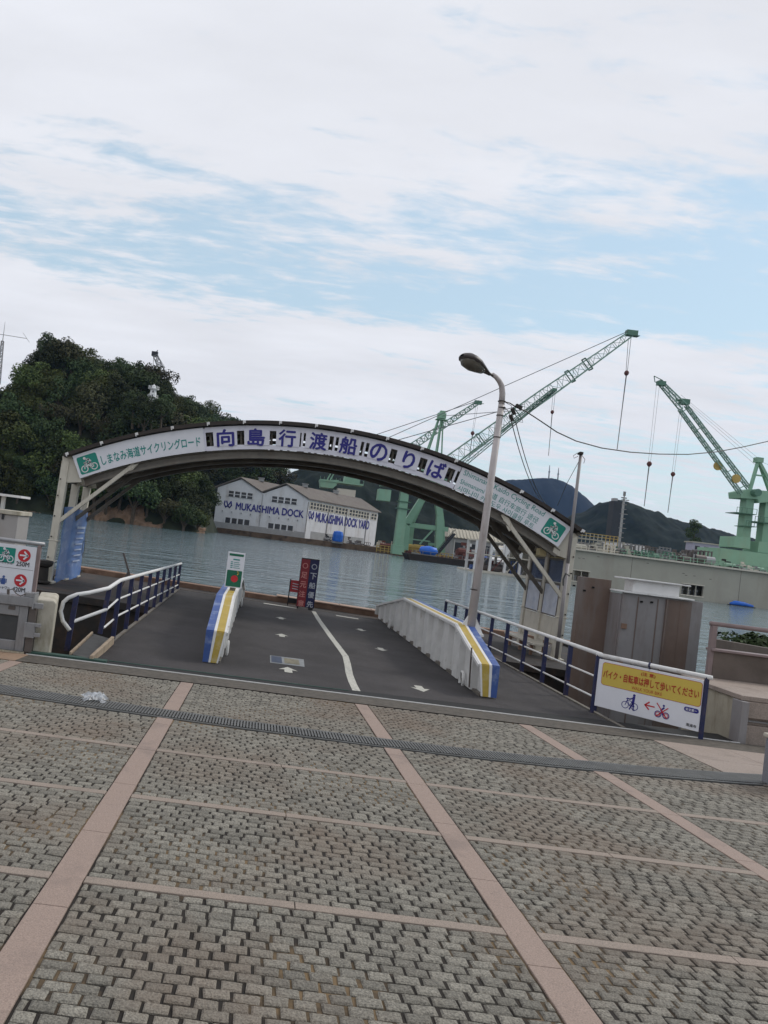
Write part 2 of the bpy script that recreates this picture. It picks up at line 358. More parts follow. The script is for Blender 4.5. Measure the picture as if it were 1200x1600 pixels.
M['bark'] = mat('tree_bark', (.09, .07, .05), .9, var=.3, scale=2)
M['leafA'] = leafmat('foliage_dark', (.042, .058, .024))
M['leafB'] = leafmat('foliage_olive', (.070, .085, .028))
M['leafC'] = leafmat('foliage_brown', (.062, .060, .030))
M['bush'] = leafmat('bush_foliage', (.045, .085, .03))
M['lhwhite'] = mat('lighthouse_white', (.72, .72, .72), .6, var=.06)
M['plywood'] = mat('yellowed_plywood', (.55, .46, .26), .7, var=.12, scale=3)
M['window'] = mat('smoky_window', (.10, .13, .22), .2, var=.25, scale=1.5, alpha=.75)
M['poster'] = mat('poster_paper', (.52, .54, .60), .6, var=.18, scale=3, stain=(.28, .34, .48), stain_amt=.5, stain_scale=4)

# ------------------------------------------------------------------ water, seabed
def water_mat():
    m = bpy.data.materials.new('sea_water'); m.use_nodes = True; t = m.node_tree; n = t.nodes; l = t.links
    b = n['Principled BSDF']; b.inputs['Base Color'].default_value = (.088, .132, .147, 1); b.inputs['Roughness'].default_value = .06
    b.inputs['IOR'].default_value = 1.33; b.inputs['Specular IOR Level'].default_value = .5
    g = n.new('ShaderNodeNewGeometry')
    def nzw(scale, st, det, rot=0.2):
        mp = n.new('ShaderNodeMapping'); mp.inputs['Scale'].default_value = st; mp.inputs['Rotation'].default_value = (0, 0, rot); l.new(g.outputs['Position'], mp.inputs[0])
        q = n.new('ShaderNodeTexNoise'); q.inputs['Scale'].default_value = scale; q.inputs['Detail'].default_value = det; q.inputs['Roughness'].default_value = .55
        q.inputs['Distortion'].default_value = .5; l.new(mp.outputs[0], q.inputs['Vector']); return q.outputs[0]
    a = nzw(1.9, (.45, 1, 1), 5); c = nzw(.42, (.42, 1.0, 1), 4, -.2); d = nzw(.03, (.4, 1.2, 1), 3, .1)
    m1 = n.new('ShaderNodeMath'); m1.operation = 'MULTIPLY'; l.new(a, m1.inputs[0]); m1.inputs[1].default_value = .13
    m2 = n.new('ShaderNodeMath'); m2.operation = 'MULTIPLY_ADD'; l.new(c, m2.inputs[0]); m2.inputs[1].default_value = .85; l.new(m1.outputs[0], m2.inputs[2])
    m3 = n.new('ShaderNodeMath'); m3.operation = 'MULTIPLY_ADD'; l.new(d, m3.inputs[0]); m3.inputs[1].default_value = 1.0; l.new(m2.outputs[0], m3.inputs[2])
    bp = n.new('ShaderNodeBump'); bp.inputs['Strength'].default_value = 1.0; bp.inputs['Distance'].default_value = 1.0
    l.new(m3.outputs[0], bp.inputs['Height']); l.new(bp.outputs[0], b.inputs['Normal']); return m
mb = MB(); mb.add([(-4500, -60, WATER), (4500, -60, WATER), (4500, 4500, WATER), (-4500, 4500, WATER)], [(0, 1, 2, 3)])
struct(mb.build('water', water_mat()))

# ------------------------------------------------------------------ plaza
EDGE = 10.25
def WY(x, y): return y + (.034 if x > 1.45 else .021) * min(30, (x - 1.45) ** 2) * max(0, 1 - abs(y - 7.70) / 2.0) - .04
def warp(mb):
    for i, vv in enumerate(mb.v):
        y = WY(vv[0], vv[1]); mb.v[i] = (vv[0], y, vv[2] - pz(vv[1]) + pz(y))
def plaza_quad(mb, x0, x1, y0, y1, dz): mb.add([(x0, y0, pz(y0) + dz), (x1, y0, pz(y0) + dz), (x1, y1, pz(y1) + dz), (x0, y1, pz(y1) + dz)], [(0, 1, 2, 3)])
mb = MB()
D0, D1 = 7.38, 7.76
for (a, b) in ((-40, 5.6), (5.6, D0), (D1, EDGE - .02)):
    for k in range(-40, 40): plaza_quad(mb, k, k + 1, a, b, -.010)
warp(mb)
mb.add([(-40, EDGE - .02, pz(EDGE) - .012), (40, EDGE - .02, pz(EDGE) - .012), (40, EDGE - .02, -6), (-40, EDGE - .02, -6)], [(0, 1, 2, 3)])
struct(mb.build('plaza_ground', M['joint']))
BANDX = [-9.33, -7.18, -5.03, -2.88, -.73, 1.45, 3.50]
BW = .078
ROWS = [-1.46, -.16, 1.14, 2.44, 3.74, 5.05, 6.24]
RW = .036
XR = 5.12
mb = MB()
for x in BANDX:
    y0 = -3
    for y1 in (D0, ):
        ys = [v for v in [-3 + .92 * k for k in range(12)] if v < D0] + [D0]
        for a, b in zip(ys, ys[1:]): mb.bx(x - BW, x + BW, a + .002, b - .002, -.03, 0)
    mb.bx(x - BW, x + BW, D1, 8.8, -.03, 0); mb.bx(x - BW, x + BW, 8.804, 9.63, -.03, 0)
rowmb = MB()
edges = BANDX + [XR + BW]
for i in range(len(edges) - 1):
    for y in ROWS:
        x0, x1 = edges[i] + BW + .003, edges[i + 1] - BW - .003
        nseg = max(1, round((x1 - x0) / 1.0)); wseg = (x1 - x0) / nseg
        for k in range(nseg): rowmb.bx(x0 + k * wseg + .002, x0 + (k + 1) * wseg - .002, y - RW, y + RW, -.03, .001)
for mb_ in (mb, rowmb):
    for i, vv in enumerate(mb_.v): mb_.v[i] = (vv[0], vv[1], vv[2] + pz(vv[1]))
warp(rowmb); struct(rowmb.build('paving_rows', mat('greyed_pink_granite', (.265, .215, .178), .75, var=.4, scale=160, stain=(.17, .14, .115), stain_amt=.6, stain_scale=2.2, detail=3), bevel=.004))
warp(mb); struct(mb.build('paving_bands', M['band'], bevel=.004))
# setts
mb = MB(); rnd = random.Random(5)
PX, PY = .1065, .0665
def setts(x0, x1, y0, y1):
    ny = max(1, round((y1 - y0) / PY)); py = (y1 - y0) / ny
    ph = rnd.random() * .1
    for j in range(ny):
        yc = y0 + (j + .5) * py
        off = (PX / 2 if j % 2 else 0) + ph + rnd.uniform(-.012, .012)
        xs = [x0]; x = x0 + (off % PX)
        if x - x0 > .035: xs.append(x)
        while x < x1 - .035: 
            x += PX * rnd.uniform(.93, 1.07); xs.append(min(x, x1))
        if xs[-1] < x1: xs[-1] = x1
        for a, b in zip(xs, xs[1:]):
            if b - a < .02: continue
            # keep only what the view (and a step aside) can see
            if a > .652 * yc + 1.6 or b < -.349 * yc - 1.6: continue
            gx = rnd.uniform(.0045, .0105); gy = rnd.uniform(.0015, .0065)
            X0, X1, Y0, Y1 = a + gx, b - gx, yc - py / 2 + gy, yc + py / 2 - gy
            h = rnd.uniform(-.003, .003); j_ = lambda: rnd.uniform(-.003, .003)
            o = [(X0 + j_(), Y0 + j_()), (X1 + j_(), Y0 + j_()), (X1 + j_(), Y1 + j_()), (X0 + j_(), Y1 + j_())]
            cx_, cy_ = (X0 + X1) / 2, (Y0 + Y1) / 2
            inn = [(cx_ + (px - cx_) * (1 - .016 / (X1 - X0)), cy_ + (py_ - cy_) * (1 - .016 / (Y1 - Y0))) for px, py_ in o]
            tl = rnd.uniform(-.03, .03); tl2 = rnd.uniform(-.03, .03)
            zz = lambda p, d: pz(p[1]) + h + d + tl * (p[0] - cx_) + tl2 * (p[1] - cy_)
            vs = [(p[0], p[1], zz(p, 0)) for p in inn] + [(p[0], p[1], zz(p, -.006)) for p in o] + [(p[0], p[1], zz(p, -.03)) for p in o]
            fs = [(0, 1, 2, 3)]
            for k in range(4):
                q = (k + 1) % 4; fs += [(4 + k, 4 + q, q, k), (8 + k, 8 + q, 4 + q, 4 + k)]
            mb.add(vs, fs)
for i in range(2, len(edges) - 1):
    x0, x1 = edges[i] + BW + .004, edges[i + 1] - BW - .004
    ys = [1.14 + RW] + [v for y in ROWS[3:] for v in (y - RW, y + RW)] + [D0 - .03]
    for a, b in zip(ys[0::2], ys[1::2]): setts(x0, x1, a + .003, b - .003)
    setts(x0, x1, D1 + .02, 9.62)
setts(XR, 9.5, 1.2, D0 - .03)
warp(mb); struct(mb.build('paving_setts', M['sett']))
mb = MB(); plaza_quad(mb, -40, 40, 9.64, EDGE - .02, .0); struct(mb.build('threshold_strip', M['kerbstone']))
mb = MB()
x = XR + .01
for k in range(8):
    for a, b in ((D1 + .01, 8.8), (8.806, 9.636)):
        mb.bx(x + .003, x + .9 - .003, a, b, -.03, .002)
    x += .9
for i, vv in enumerate(mb.v): mb.v[i] = (vv[0], vv[1], vv[2] + pz(vv[1]))
struct(mb.build('pink_pavement', M['pinkcon'], bevel=.003))
mb = MB()
for k in range(9): mb.bx(-2.90 - .3 * (k + 1) + .004, -2.90 - .3 * k - .004, 9.64, EDGE - .03, -.03, .004)
for i, vv in enumerate(mb.v): mb.v[i] = (vv[0], vv[1], vv[2] + pz(vv[1]))
struct(mb.build('tan_pavement', M['tan'], bevel=.003))
# drain
gr = thing('drain_grating', 'long dark steel drain grating crossing the stone plaza in front of the ramp', 'drain', (0, 7.74, pz(7.74)))
mb = MB()
for k in range(-8, 12):
    mb.add([(k, D0, pz(D0) - .16), (k + 1, D0, pz(D0) - .16), (k + 1, D1, pz(D1) - .16), (k, D1, pz(D1) - .16)], [(0, 1, 2, 3)])
    for y in (D0, D1): mb.add([(k, y, pz(y) - .01), (k + 1, y, pz(y) - .01), (k + 1, y, pz(y) - .2), (k, y, pz(y) - .2)], [(0, 1, 2, 3)])
warp(mb); mb.build('channel', M['dark'], gr)
mb = MB()
for k in range(-8, 12):
    for y in (D0 + .015, D1 - .015): mb.bar((k, y, pz(y) - .012), (k + 1, y, pz(y) - .012), .024, .03)
warp(mb); mb.build('frame', M['grate'], gr)
pm = None
for k in range(-5, 8):
    x0 = k * 1.0 + .35
    mb = MB(); n = 33
    for i in range(n): mb.bar((x0 + .015 + i * .97 / (n - 1), D0 + .035, pz(D0) - .006), (x0 + .015 + i * .97 / (n - 1), D1 - .035, pz(D1) - .006), .019, .03)
    for y in (D0 + .04, D0 + .13, D0 + .22, D1 - .04): mb.bar((x0 + .006, y, pz(y) - .010), (x0 + .994, y, pz(y) - .010), .008, .022)
    warp(mb); mb.build('grate_panel', M['grate'], gr)

# ------------------------------------------------------------------ pontoon frame (heels slightly)
TILT = rad(1.55); PC = (1.13, 18.5, -.45)
from mathutils import Euler
PM = Matrix.Translation(V(PC)) @ Euler((0, TILT, 0)).to_matrix().to_4x4()
def pw(x, y, z): return PM @ V((x, y, z))
po = thing('floating_pontoon', 'black floating pontoon with rust brown edges carrying the arched canopy', 'pontoon', PC, rot=(0, TILT, 0))
mb = MB(); mb.bx(-6.9, 8.6, -1.7, 4.6, -2.0, -.06); mb.build('hull', M['hullblack'], po, True, bevel=.02)
mb = MB(); mb.bx(-6.85, 8.55, -1.65, 4.55, -.06, -.025); mb.build('deck', M['pontoon'], po, True)
mb = MB()
mb.bx(-6.95, 8.65, 4.35, 4.75, -.10, .12)
for x in [-6 + 1.15 * k for k in range(13)]: mb.bx(x, x + .03, 4.34, 4.76, -.1, .127)
mb.build('edge_beam', M['rust'], po, True, bevel=.015)
for k in range(4):
    mb = MB(); mb.bx(-.55 + k * .95, .38 + k * .95, 4.30, 4.80, .125, .165); mb.build('fender_board', M['fboard'], po, True, bevel=.01)
mb = MB(); mb.bx(-6.95, 8.65, -1.78, -1.66, -.16, .0); mb.build('near_beam', M['hullblack'], po, True, bevel=.01)
for x in (-6.6, 8.3):
    mb = MB(); mb.bx(x - .25, x + .25, -1.5, 4.3, -.03, .06); mb.build('fender_plate', M['pontoon'], po, True, bevel=.01)
# mooring bollard and prop at the left
mbd = MB(); c = P(64, 920, 18.2); c.z = -.27
mbd.lathe([(.20, 0), (.20, .03), (.13, .05), (.12, .36), (.19, .40), (.21, .46), (.20, .52), (.05, .54)], n=18)
bo = mbd.build('mooring_bollard', M['hullblack'], smooth=False, origin=None); bo.location = c
tag(bo, 'black mushroom mooring bollard at the left end of the pontoon', 'bollard')
mb = MB(); a, b, c_ = P(214, 940, 19.5), P(193, 864, 19.5), P(184, 928, 19.3); md = a.lerp(b, .62)
a = a + (a - b) * .12
mb.bar(a, b, .045); mb.bar(md, c_ + (c_ - md) * .15, .04)
o = mb.build('steel_prop', M['brownsteel'], origin=tuple(a)) if False else mb.build('steel_prop', M['brownsteel'])
tag(o, 'thin dark leaning steel prop behind the left handrail of the ramp', 'prop')

# ------------------------------------------------------------------ boarding ramp
RY0, RY1, RXL, RXR = 10.36, 21.15, -2.16, 5.10
def rz(x, y):
    t = (y - RY0) / (RY1 - RY0); zf = -.45 + .06 - math.tan(TILT) * (x - 1.13)
    return -.445 * (1 - t) + zf * t
rp = thing('boarding_ramp', 'wide dark ferry boarding ramp leading from the plaza down to the pontoon', 'ramp', (1.4, RY0, -.45))
mb = MB(); nx, ny = 12, 20
for side in (0, 1):
    b = len(mb.v); vs = []
    for j in range(ny + 1):
        y = RY0 + (RY1 - RY0) * j / ny
        for i in range(nx + 1):
            x = RXL + (RXR - RXL) * i / nx; vs.append((x, y, rz(x, y) - (.14 if side else 0)))
    fs = [(j * (nx + 1) + i, j * (nx + 1) + i + 1, (j + 1) * (nx + 1) + i + 1, (j + 1) * (nx + 1) + i) for j in range(ny) for i in range(nx)]
    mb.add(vs, fs if not side else [f[::-1] for f in fs])
mb.build('deck', M['deck'], rp)
mb = MB()
for x in (RXL, RXR):
    mb.bar((x, RY0, rz(x, RY0) - .10), (x, RY1, rz(x, RY1) - .10), .06, .24)
mb.bar((RXL, RY1, rz(RXL, RY1) - .05), (RXR, RY1, rz(RXR, RY1) - .05), .05, .12)
mb.build('edge_beam', M['rib'], rp)
def rampquad(mb, pts, dz=.004): mb.add([(x, y, rz(x, y) + dz) for x, y in pts], [tuple(range(len(pts)))])
mb = MB()
cl = [(1.52, 10.45), (1.53, 11.2), (1.56, 11.9), (1.63, 12.8), (1.68, 13.6), (1.66, 14.6), (1.63, 15.7), (1.60, 17.2), (1.57, 18.8), (1.56, 20.7)]
for (a, b), (c, d) in zip(cl, cl[1:]): rampquad(mb, [(a - .058, b), (a + .058, b), (c + .055, d), (c - .055, d)])
mb.build('white_line', M['linepaint'], rp)
arrow = [(-.07, -.16), (.07, -.16), (.07, .02), (.17, .0), (0, .22), (-.17, .0), (-.07, .02)]
for cx_, cy_, s, dr in ((.60, 11.55, 1.0, 1), (.58, 15.15, .95, 1), (.62, 18.0, .95, 1), (2.57, 11.45, 1, -1), (2.55, 15.15, .95, -1), (2.5, 18.0, .95, -1)):
    mb = MB(); rampquad(mb, [(cx_ + x * s * .85, cy_ + y * s * 1.15 * dr) for x, y in (arrow if dr > 0 else arrow[::-1])]); mb.build('painted_arrow', M['linepaint'], rp)
for x0, x1, y in ((.2, 1.1, 20.75), (2.15, 2.75, 20.4)):
    mb = MB(); rampquad(mb, [(x0, y), (x1, y - .03), (x1, y + .18), (x0, y + .22)]); mb.build('stop_stripe', M['linepaint'], rp)
mb = MB(); rampquad(mb, [(.33, 11.98), (.87, 12.0), (.89, 12.68), (.33, 12.66)], .004); fp = mb.build('floor_poster', mat('worn_poster', (.22, .23, .235), .6, var=.2, scale=9, stain=(.12, .12, .12), stain_amt=.6, stain_scale=14), rp)
mb = MB(); rampquad(mb, [(.35, 12.05), (.52, 12.05), (.52, 12.62), (.35, 12.62)], .007); mb.build('poster_print', mat('poster_dull_blue', (.035, .048, .085), .6, var=.4, scale=20), fp)
mb = MB(); rampquad(mb, [(.56, 12.1), (.80, 12.1), (.80, 12.56), (.56, 12.56)], .007); mb.build('poster_print', mat('poster_dull_beige', (.17, .15, .10), .6, var=.5, scale=20), fp)
mb = MB(); mb.bx(-2.95, 6.6, 10.236, 10.258, pz(10.25) - .3, pz(10.25) + .008); mb.build('white_edge', M['whitegirder'], rp)
mb = MB(); mb.prism([(-2.95, 10.262, -.432), (6.6, 10.262, -.432), (6.6, 10.74, -.432), (-1.0, 10.54, -.432), (-2.95, 10.46, -.432)], (0, 0, -.05)); mb.build('dark_gap_sheet', M['gapblack'], rp)  # flat black sheet, paints the dark open gap between plaza and ramp
mb = MB(); mb.bx(-2.95, -1.9, 10.335, 10.45, -.47, -.40); mb.bx(-1.898, 1.4, 10.525, 10.545, -.46, -.424); mb.build('green_edge', M['greenrub'], rp, bevel=.004)
# loose step plate at the left foot
sp_ = thing('step_plate', 'small checkered step plate with chipped wooden edge beside the left handrail foot', 'step', (-2.35, 11.4, -.45))
q = [on(112, 1022, -.40), on(140, 1029, -.40), on(173, 998, -.33), on(146, 990, -.33)]
mb = MB(); mb.prism(q, (0, 0, -.05)); mb.build('plate', M['checker'], sp_, bevel=.006)
mb = MB(); mb.bar(q[1] + V((.02, 0, -.02)), q[2] + V((.03, 0, -.02)), .05, .12); mb.bar(q[0] + V((-.02, 0, 0)), q[3] + V((-.02, 0, 0)), .03, .06); mb.build('wooden_edge', M['wood'], sp_, bevel=.006)

# ------------------------------------------------------------------ girders (barriers)
def girder(name_label, xi, xo, parts_label):
    """xi: inner face x (towards the ramp middle), xo: outer face x"""
    s = 1 if xo > xi else -1
    t = thing('ramp_girder', name_label, 'barrier', (xi, 11.4, -.45))
    prof = [(11.36, -.43), (11.36, .03), (12.95, .43), (17.8, .44), (21.7, -.10), (21.7, -.36)]
    # end cap and top plate, striped: white edge, ochre, white, blue
    W = abs(xo - xi); cuts = [0, .10, .48, .62, 1.0]; names = ['white_stripe', 'ochre_stripe', 'white_stripe', 'blue_stripe']; mats = ['white', 'ochre', 'white', 'stripeblue']
    taper = .07
    for k in range(4):
        mb = MB(); a, b = cuts[k], cuts[k + 1]; segs = prof[:5] if k != 1 else prof[:4]
        for i in range(len(segs) - 1):
            (y0, z0), (y1, z1) = segs[i], segs[i + 1]
            def xat(f_, z_):
                tp = taper * max(0, (.03 - z_) / .46); 
                return xi + s * (tp + f_ * (W - 1.0 * tp))
            if i == 0:
                d0 = (0, -.012, 0)
            else: d0 = (0, 0, .014)
            A, B = a, b
            q = [(xat(A, z0), y0, z0), (xat(B, z0), y0, z0), (xat(B, z1), y1, z1), (xat(A, z1), y1, z1)]
            dy = V((0, y1 - y0, z1 - z0)).normalized(); nn = V((0, -dy.z, dy.y))
            if s < 0: q = q[::-1]
            mb.prism([V(p) - nn * .02 for p in q], nn * .034)
        mb.build(names[k], M[mats[k]], t, bevel=.003)
    # corrugated sides
    for xf, sg, nm in ((xi, s, 'corrugated_web'), (xo, -s, 'outer_web')):
        mb = MB(); ys = []; y = 11.42; k = 0
        pitch = [(0.0, .10), (.22, .10), (.30, .0), (.52, .0)]
        offs = []
        while y < 21.65:
            for dy, dx in ((0, .16), (.30, .16), (.40, .0), (.72, .0)):
                offs.append((y + dy, dx))
            y += .84
        offs = [(a, b) for a, b in offs if a < 21.65]
        def top(y):
            for (y0, z0), (y1, z1) in zip(prof[1:], prof[2:]):
                if y0 <= y <= y1: return z0 + (z1 - z0) * (y - y0) / (y1 - y0) - .03
            return -.1
        vs = []; fs = []
        for i, (yy, dx) in enumerate(offs):
            x_ = xf + sg * (.03 + dx); tp = sg * .0
            vs += [(x_, yy, rz(xi, yy) + .02), (x_ , yy, top(yy))]
        for i in range(len(offs) - 1): fs.append((2 * i, 2 * i + 2, 2 * i + 3, 2 * i + 1))
        mb.add(vs, fs); mb.build(nm, M['whitegirder'], t)
    # flange lips along the inner edge
    mb = MB()
    for (y0, z0), (y1, z1) in zip(prof[1:4], prof[2:5]):
        mb.bar((xi, y0, z0 - .02), (xi, y1, z1 - .02), .05, .05)
    mb.bar((xi, 21.7, -.1), (xi, 21.7, -.36), .05); mb.bx(min(xi, xo), max(xi, xo), 21.62, 21.7, -.36, -.10)
    mb.build('flange', M['whitegirder'], t, bevel=.004)
    # lifting lugs at the foot
    for y in (12.15, 19.2):
        mb = MB(); x_ = xi - s * .02
        pts = [(x_, y + .10 * math.cos(a), rz(xi, y) + .10 + .12 * math.sin(a)) for a in [rad(20 * k) for k in range(-2, 12)]]
        mb.tube(pts, .022, 6); mb.build('lifting_lug', M['whitegirder'], t)
    mb = MB(); mb.bx(min(xi, xo) + .06, max(xi, xo) - .04, 11.40, 21.6, -.50, -.40); mb.build('bottom_plate', M['rib'], t)
    return t
girder('corrugated white ramp girder with a blue left stripe, carrying the green notice panel', -.38, -.68, None)
girder('corrugated white ramp girder at the foot of the street lamp', 3.38, 3.68, None)
# two loose steel rods leaning on the right girder
t = thing('steel_rod', 'thin rusty steel rod leaning upright against the end of the right girder', 'rod', (3.3, 11.6, -.44))
mb = MB(); mb.bar(P(733, 1074, 11.75), P(737, 1012, 11.75), .02); mb.build('shaft', M['brownsteel'], t)

# ------------------------------------------------------------------ handrails
def hand_rail(label, x, ys, ztop, name='hand_rail', extra=None):
    t = thing(name, label, 'railing', (x, ys[0], -.45))
    for y in ys:
        mb = MB(); mb.bx(x - .035, x + .035, y - .02, y + .02, rz(x, y) - .16, ztop(y) - .02); mb.build('post', M['railblue'], t, bevel=.004)
    return t
lt = lambda y: .54 - (y - 11.4) * .0135
ysL = [12.2 + 1.1 * k for k in range(9)]
t = hand_rail('blue and white handrail with a looped end along the left edge of the ramp', RXL - .02, ysL, lt)
A0 = V((-2.70, 11.2, -.05)); Atop = P(120, 929, 11.3); Btop = V((-2.19, 11.55, lt(11.55)))
path = [P(109, 985, 11.25), P(98, 970, 11.25), P(95, 955, 11.25), P(99, 941, 11.25), P(107, 934, 11.27), Atop, P(140, 926, 11.4), P(170, 919, 11.55)] + [V((RXL - .02, y, lt(y))) for y in (12.2, 13.5, 15, 17, 19, 21.15)]
mb = MB(); mb.tube(path, .030, 10); mb.build('top_rail', M['white'], t, smooth=True)
mb = MB(); mb.bar(P(104, 1017, 11.3), Atop, .075, .04); mb.build('post', M['railblue'], t, bevel=.004)
mb = MB(); mb.bar(P(156, 990, 11.6), P(171, 920, 11.6), .07, .04); mb.build('post', M['railblue'], t, bevel=.004)
mb = MB(); mb.tube([P(115, 971, 11.3), P(167, 952, 11.6)], .026, 8); mb.tube([P(167, 952, 11.6)] + [V((RXL - .02, y, lt(y) - .30)) for y in (12.2, 15, 18, 21.1)], .016, 8); mb.build('middle_rail', M['white'], t)
mb = MB(); mb.tube([P(162, 981, 11.75)] + [V((RXL - .02, y, lt(y) - .58)) for y in (12.4, 15, 18, 21.1)], .016, 8); mb.build('lower_rail', M['white'], t)
rt = lambda y: .40 - (y - 11.3) * .009
ysR = [11.35 + 1.06 * k for k in range(10)]
t = hand_rail('blue and white handrail along the right edge of the ramp up to the caution sign', RXR + .02, ysR, rt)
mb = MB(); mb.tube([V((RXR + .02, y, rt(y))) for y in (11.3, 14, 17, 20.9)], .030, 10); mb.build('top_rail', M['white'], t, smooth=True)
mb = MB(); mb.tube([V((RXR + .02, y, rt(y) - .34)) for y in (11.35, 14, 17, 20.9)], .015, 8); mb.build('middle_rail', M['white'], t)
mb = MB(); mb.tube([V((RXR + .02, y, rt(y) - .64)) for y in (11.35, 14, 17, 20.9)], .015, 8); mb.build('lower_rail', M['white'], t)

# ------------------------------------------------------------------ bicycle emblem
def cyclist(mb, Mx, s, st=.06):
    S = lambda pts: [(x * s, y * s) for x, y in pts]
    mb.ring((-.27 * s, -.20 * s), .17 * s, st * .75 * s, Mx); mb.ring((.27 * s, -.20 * s), .17 * s, st * .75 * s, Mx)
    for pts in ([(-.27, -.20), (-.17, .10), (-.23, .12)], [(-.17, .05), (.02, -.20), (.27, -.20), (.12, .04), (-.17, .05)], [(.12, .04), (.02, -.20)]):
        mb.stroke(S(pts), st * .7 * s, Mx)
    mb.disc((-.13 * s, .36 * s), .075 * s, Mx)
    mb.stroke(S([(.13, .12), (.06, .25), (-.06, .25)]), st * 1.7 * s, Mx)
    mb.stroke(S([(-.06, .25), (-.10, .12), (-.21, .12)]), st * .9 * s, Mx)
    mb.stroke(S([(.13, .10), (-.03, .03), (.0, -.16)]), st * 1.2 * s, Mx)

# ------------------------------------------------------------------ arched canopy
CC = (.12, -8.5)
def pol(th, r, y): a = rad(th); return V((CC[0] + r * math.sin(a), y, CC[1] + r * math.cos(a)))
def arcbox(mb, t0, t1, r0, r1, y0, y1, n=None):
    n = n or max(1, int(abs(t1 - t0) / 1.2) + 1); vs = []; fs = []
    for i in range(n + 1):
        th = t0 + (t1 - t0) * i / n
        vs += [pol(th, r0, y0), pol(th, r1, y0), pol(th, r1, y1), pol(th, r0, y1)]
    for i in range(n):
        b = i * 4
        for k in range(4): fs.append((b + k, b + (k + 1) % 4, b + 4 + (k + 1) % 4, b + 4 + k))
    fs += [(3, 2, 1, 0), (n * 4, n * 4 + 1, n * 4 + 2, n * 4 + 3)]
    mb.add(vs, fs)
def polM(th, r, y): a = rad(th); return frame(pol(th, r, y), (math.cos(a), 0, -math.sin(a)), (math.sin(a), 0, math.cos(a)))
def warp_text(mb, s, th0, th1, r0, h, y, bold=.01):
    vs, fs, x0, x1, y0, y1 = text(s, bold)
    for i, (ox, oy) in enumerate(BOLD(bold)):
        mb.add([pol(th0 + (x + ox - x0) / (x1 - x0) * (th1 - th0), r0 + (yy + oy - (y0 + y1) / 2) * h / (y1 - y0), y - i * .0006) for x, yy in vs], fs)
cn = thing('arched_canopy', 'white arched ferry terminal canopy with blue Japanese lettering spanning the pontoon', 'canopy', PC, rot=(0, TILT, 0))
YF = [0.10, 1.35, 2.6]
mb = MB(); arcbox(mb, -28.75, 28.35, 13.15, 13.235, -.14, 2.8); rf = mb.build('roof', M['roof'], cn, True)
for k in range(16):
    mb = MB(); th = -28.3 + k * 3.76; arcbox(mb, th - .10, th + .10, 13.165, 13.225, -.20, -.145, 1); arcbox(mb, th - .2, th - .101, 13.14, 13.225, -.19, -.145, 1); mb.build('roof_clip', M['white'], rf, True)
for k in range(16):
    mb = MB(); th = -28.0 + k * 3.74; arcbox(mb, th - .13, th + .13, 13.07, 13.148, -.03, 2.75, 1); mb.build('purlin', M['rib'], cn, True)
for y in YF:
    mb = MB(); y0 = y - .05 if y > .5 else .03
    arcbox(mb, -27.8, 27.6, 12.34, 12.40, y0 - .0, y0 + .16); arcbox(mb, -27.8, 27.6, 12.40, 12.52, y0 + .06, y0 + .10); arcbox(mb, -27.8, 27.6, 12.52, 12.545, y0, y0 + .16)
    arcbox(mb, -27.8, 27.6, 12.98, 13.065, y0 + .02, y0 + .12)
    for k in range(17):
        th = -26.5 + 3.31 * k; mb.bar(pol(th, 12.54, y0 + .08), pol(th, 12.99, y0 + .08), .05, .05)
        if k < 16: mb.bar(pol(th, 12.54, y0 + .08), pol(th + 3.31, 12.99, y0 + .08), .035, .035)
    mb.build('arch_rib', M['rib'], cn, True)
# lower soffit rails running along the arch between the ribs
for y in (.75, 1.95):
    mb = MB(); arcbox(mb, -27, 27, 12.42, 12.46, y, y + .09); mb.build('soffit_rail', M['rib'], cn, True)
for k in range(9):
    mb = MB(); th = -24 + 6 * k; arcbox(mb, th - .2, th + .2, 12.46, 12.53, .2, 2.6, 1); mb.build('cross_tie', M['rib'], cn, True)
# fascia frame, boards
mb = MB(); arcbox(mb, -13.75, 13.9, 12.55, 12.66, -.035, .0); arcbox(mb, -13.75, 13.9, 13.0, 13.12, -.035, .0); mb.build('fascia_rail', M['sign'], cn, True)
CH = [-11.62, -8.32, -4.98, -1.62, 1.65, 4.98, 8.31, 11.45]
slots = [(-12.93, -10.37), (-9.6, -6.87), (-6.17, -3.62), (-3.0, -.45), (.55, 2.95), (3.85, 6.2), (6.9, 9.45), (10.25, 12.6)]
for ch, th, (a, b) in zip('向島行渡船のりば', CH, slots):
    mb = MB(); arcbox(mb, a, b, 12.645, 13.02, -.05, -.036); pl_ = mb.build('letter_panel', M['sign'], cn, True)
    mb = MB(); put_text(mb, ch, .40, .40, polM(th, 12.838, -.056), bold=.028, keep=False if ch not in 'り' else True); mb.build('lettering', M['navy'], pl_, True)
for th in (-13.85, -3.35, .12, 3.4, 13.55):
    mb = MB(); arcbox(mb, th - .12, th + .12, 12.56, 13.1, -.03, .02, 1); mb.build('fascia_post', M['sign'], cn, True)
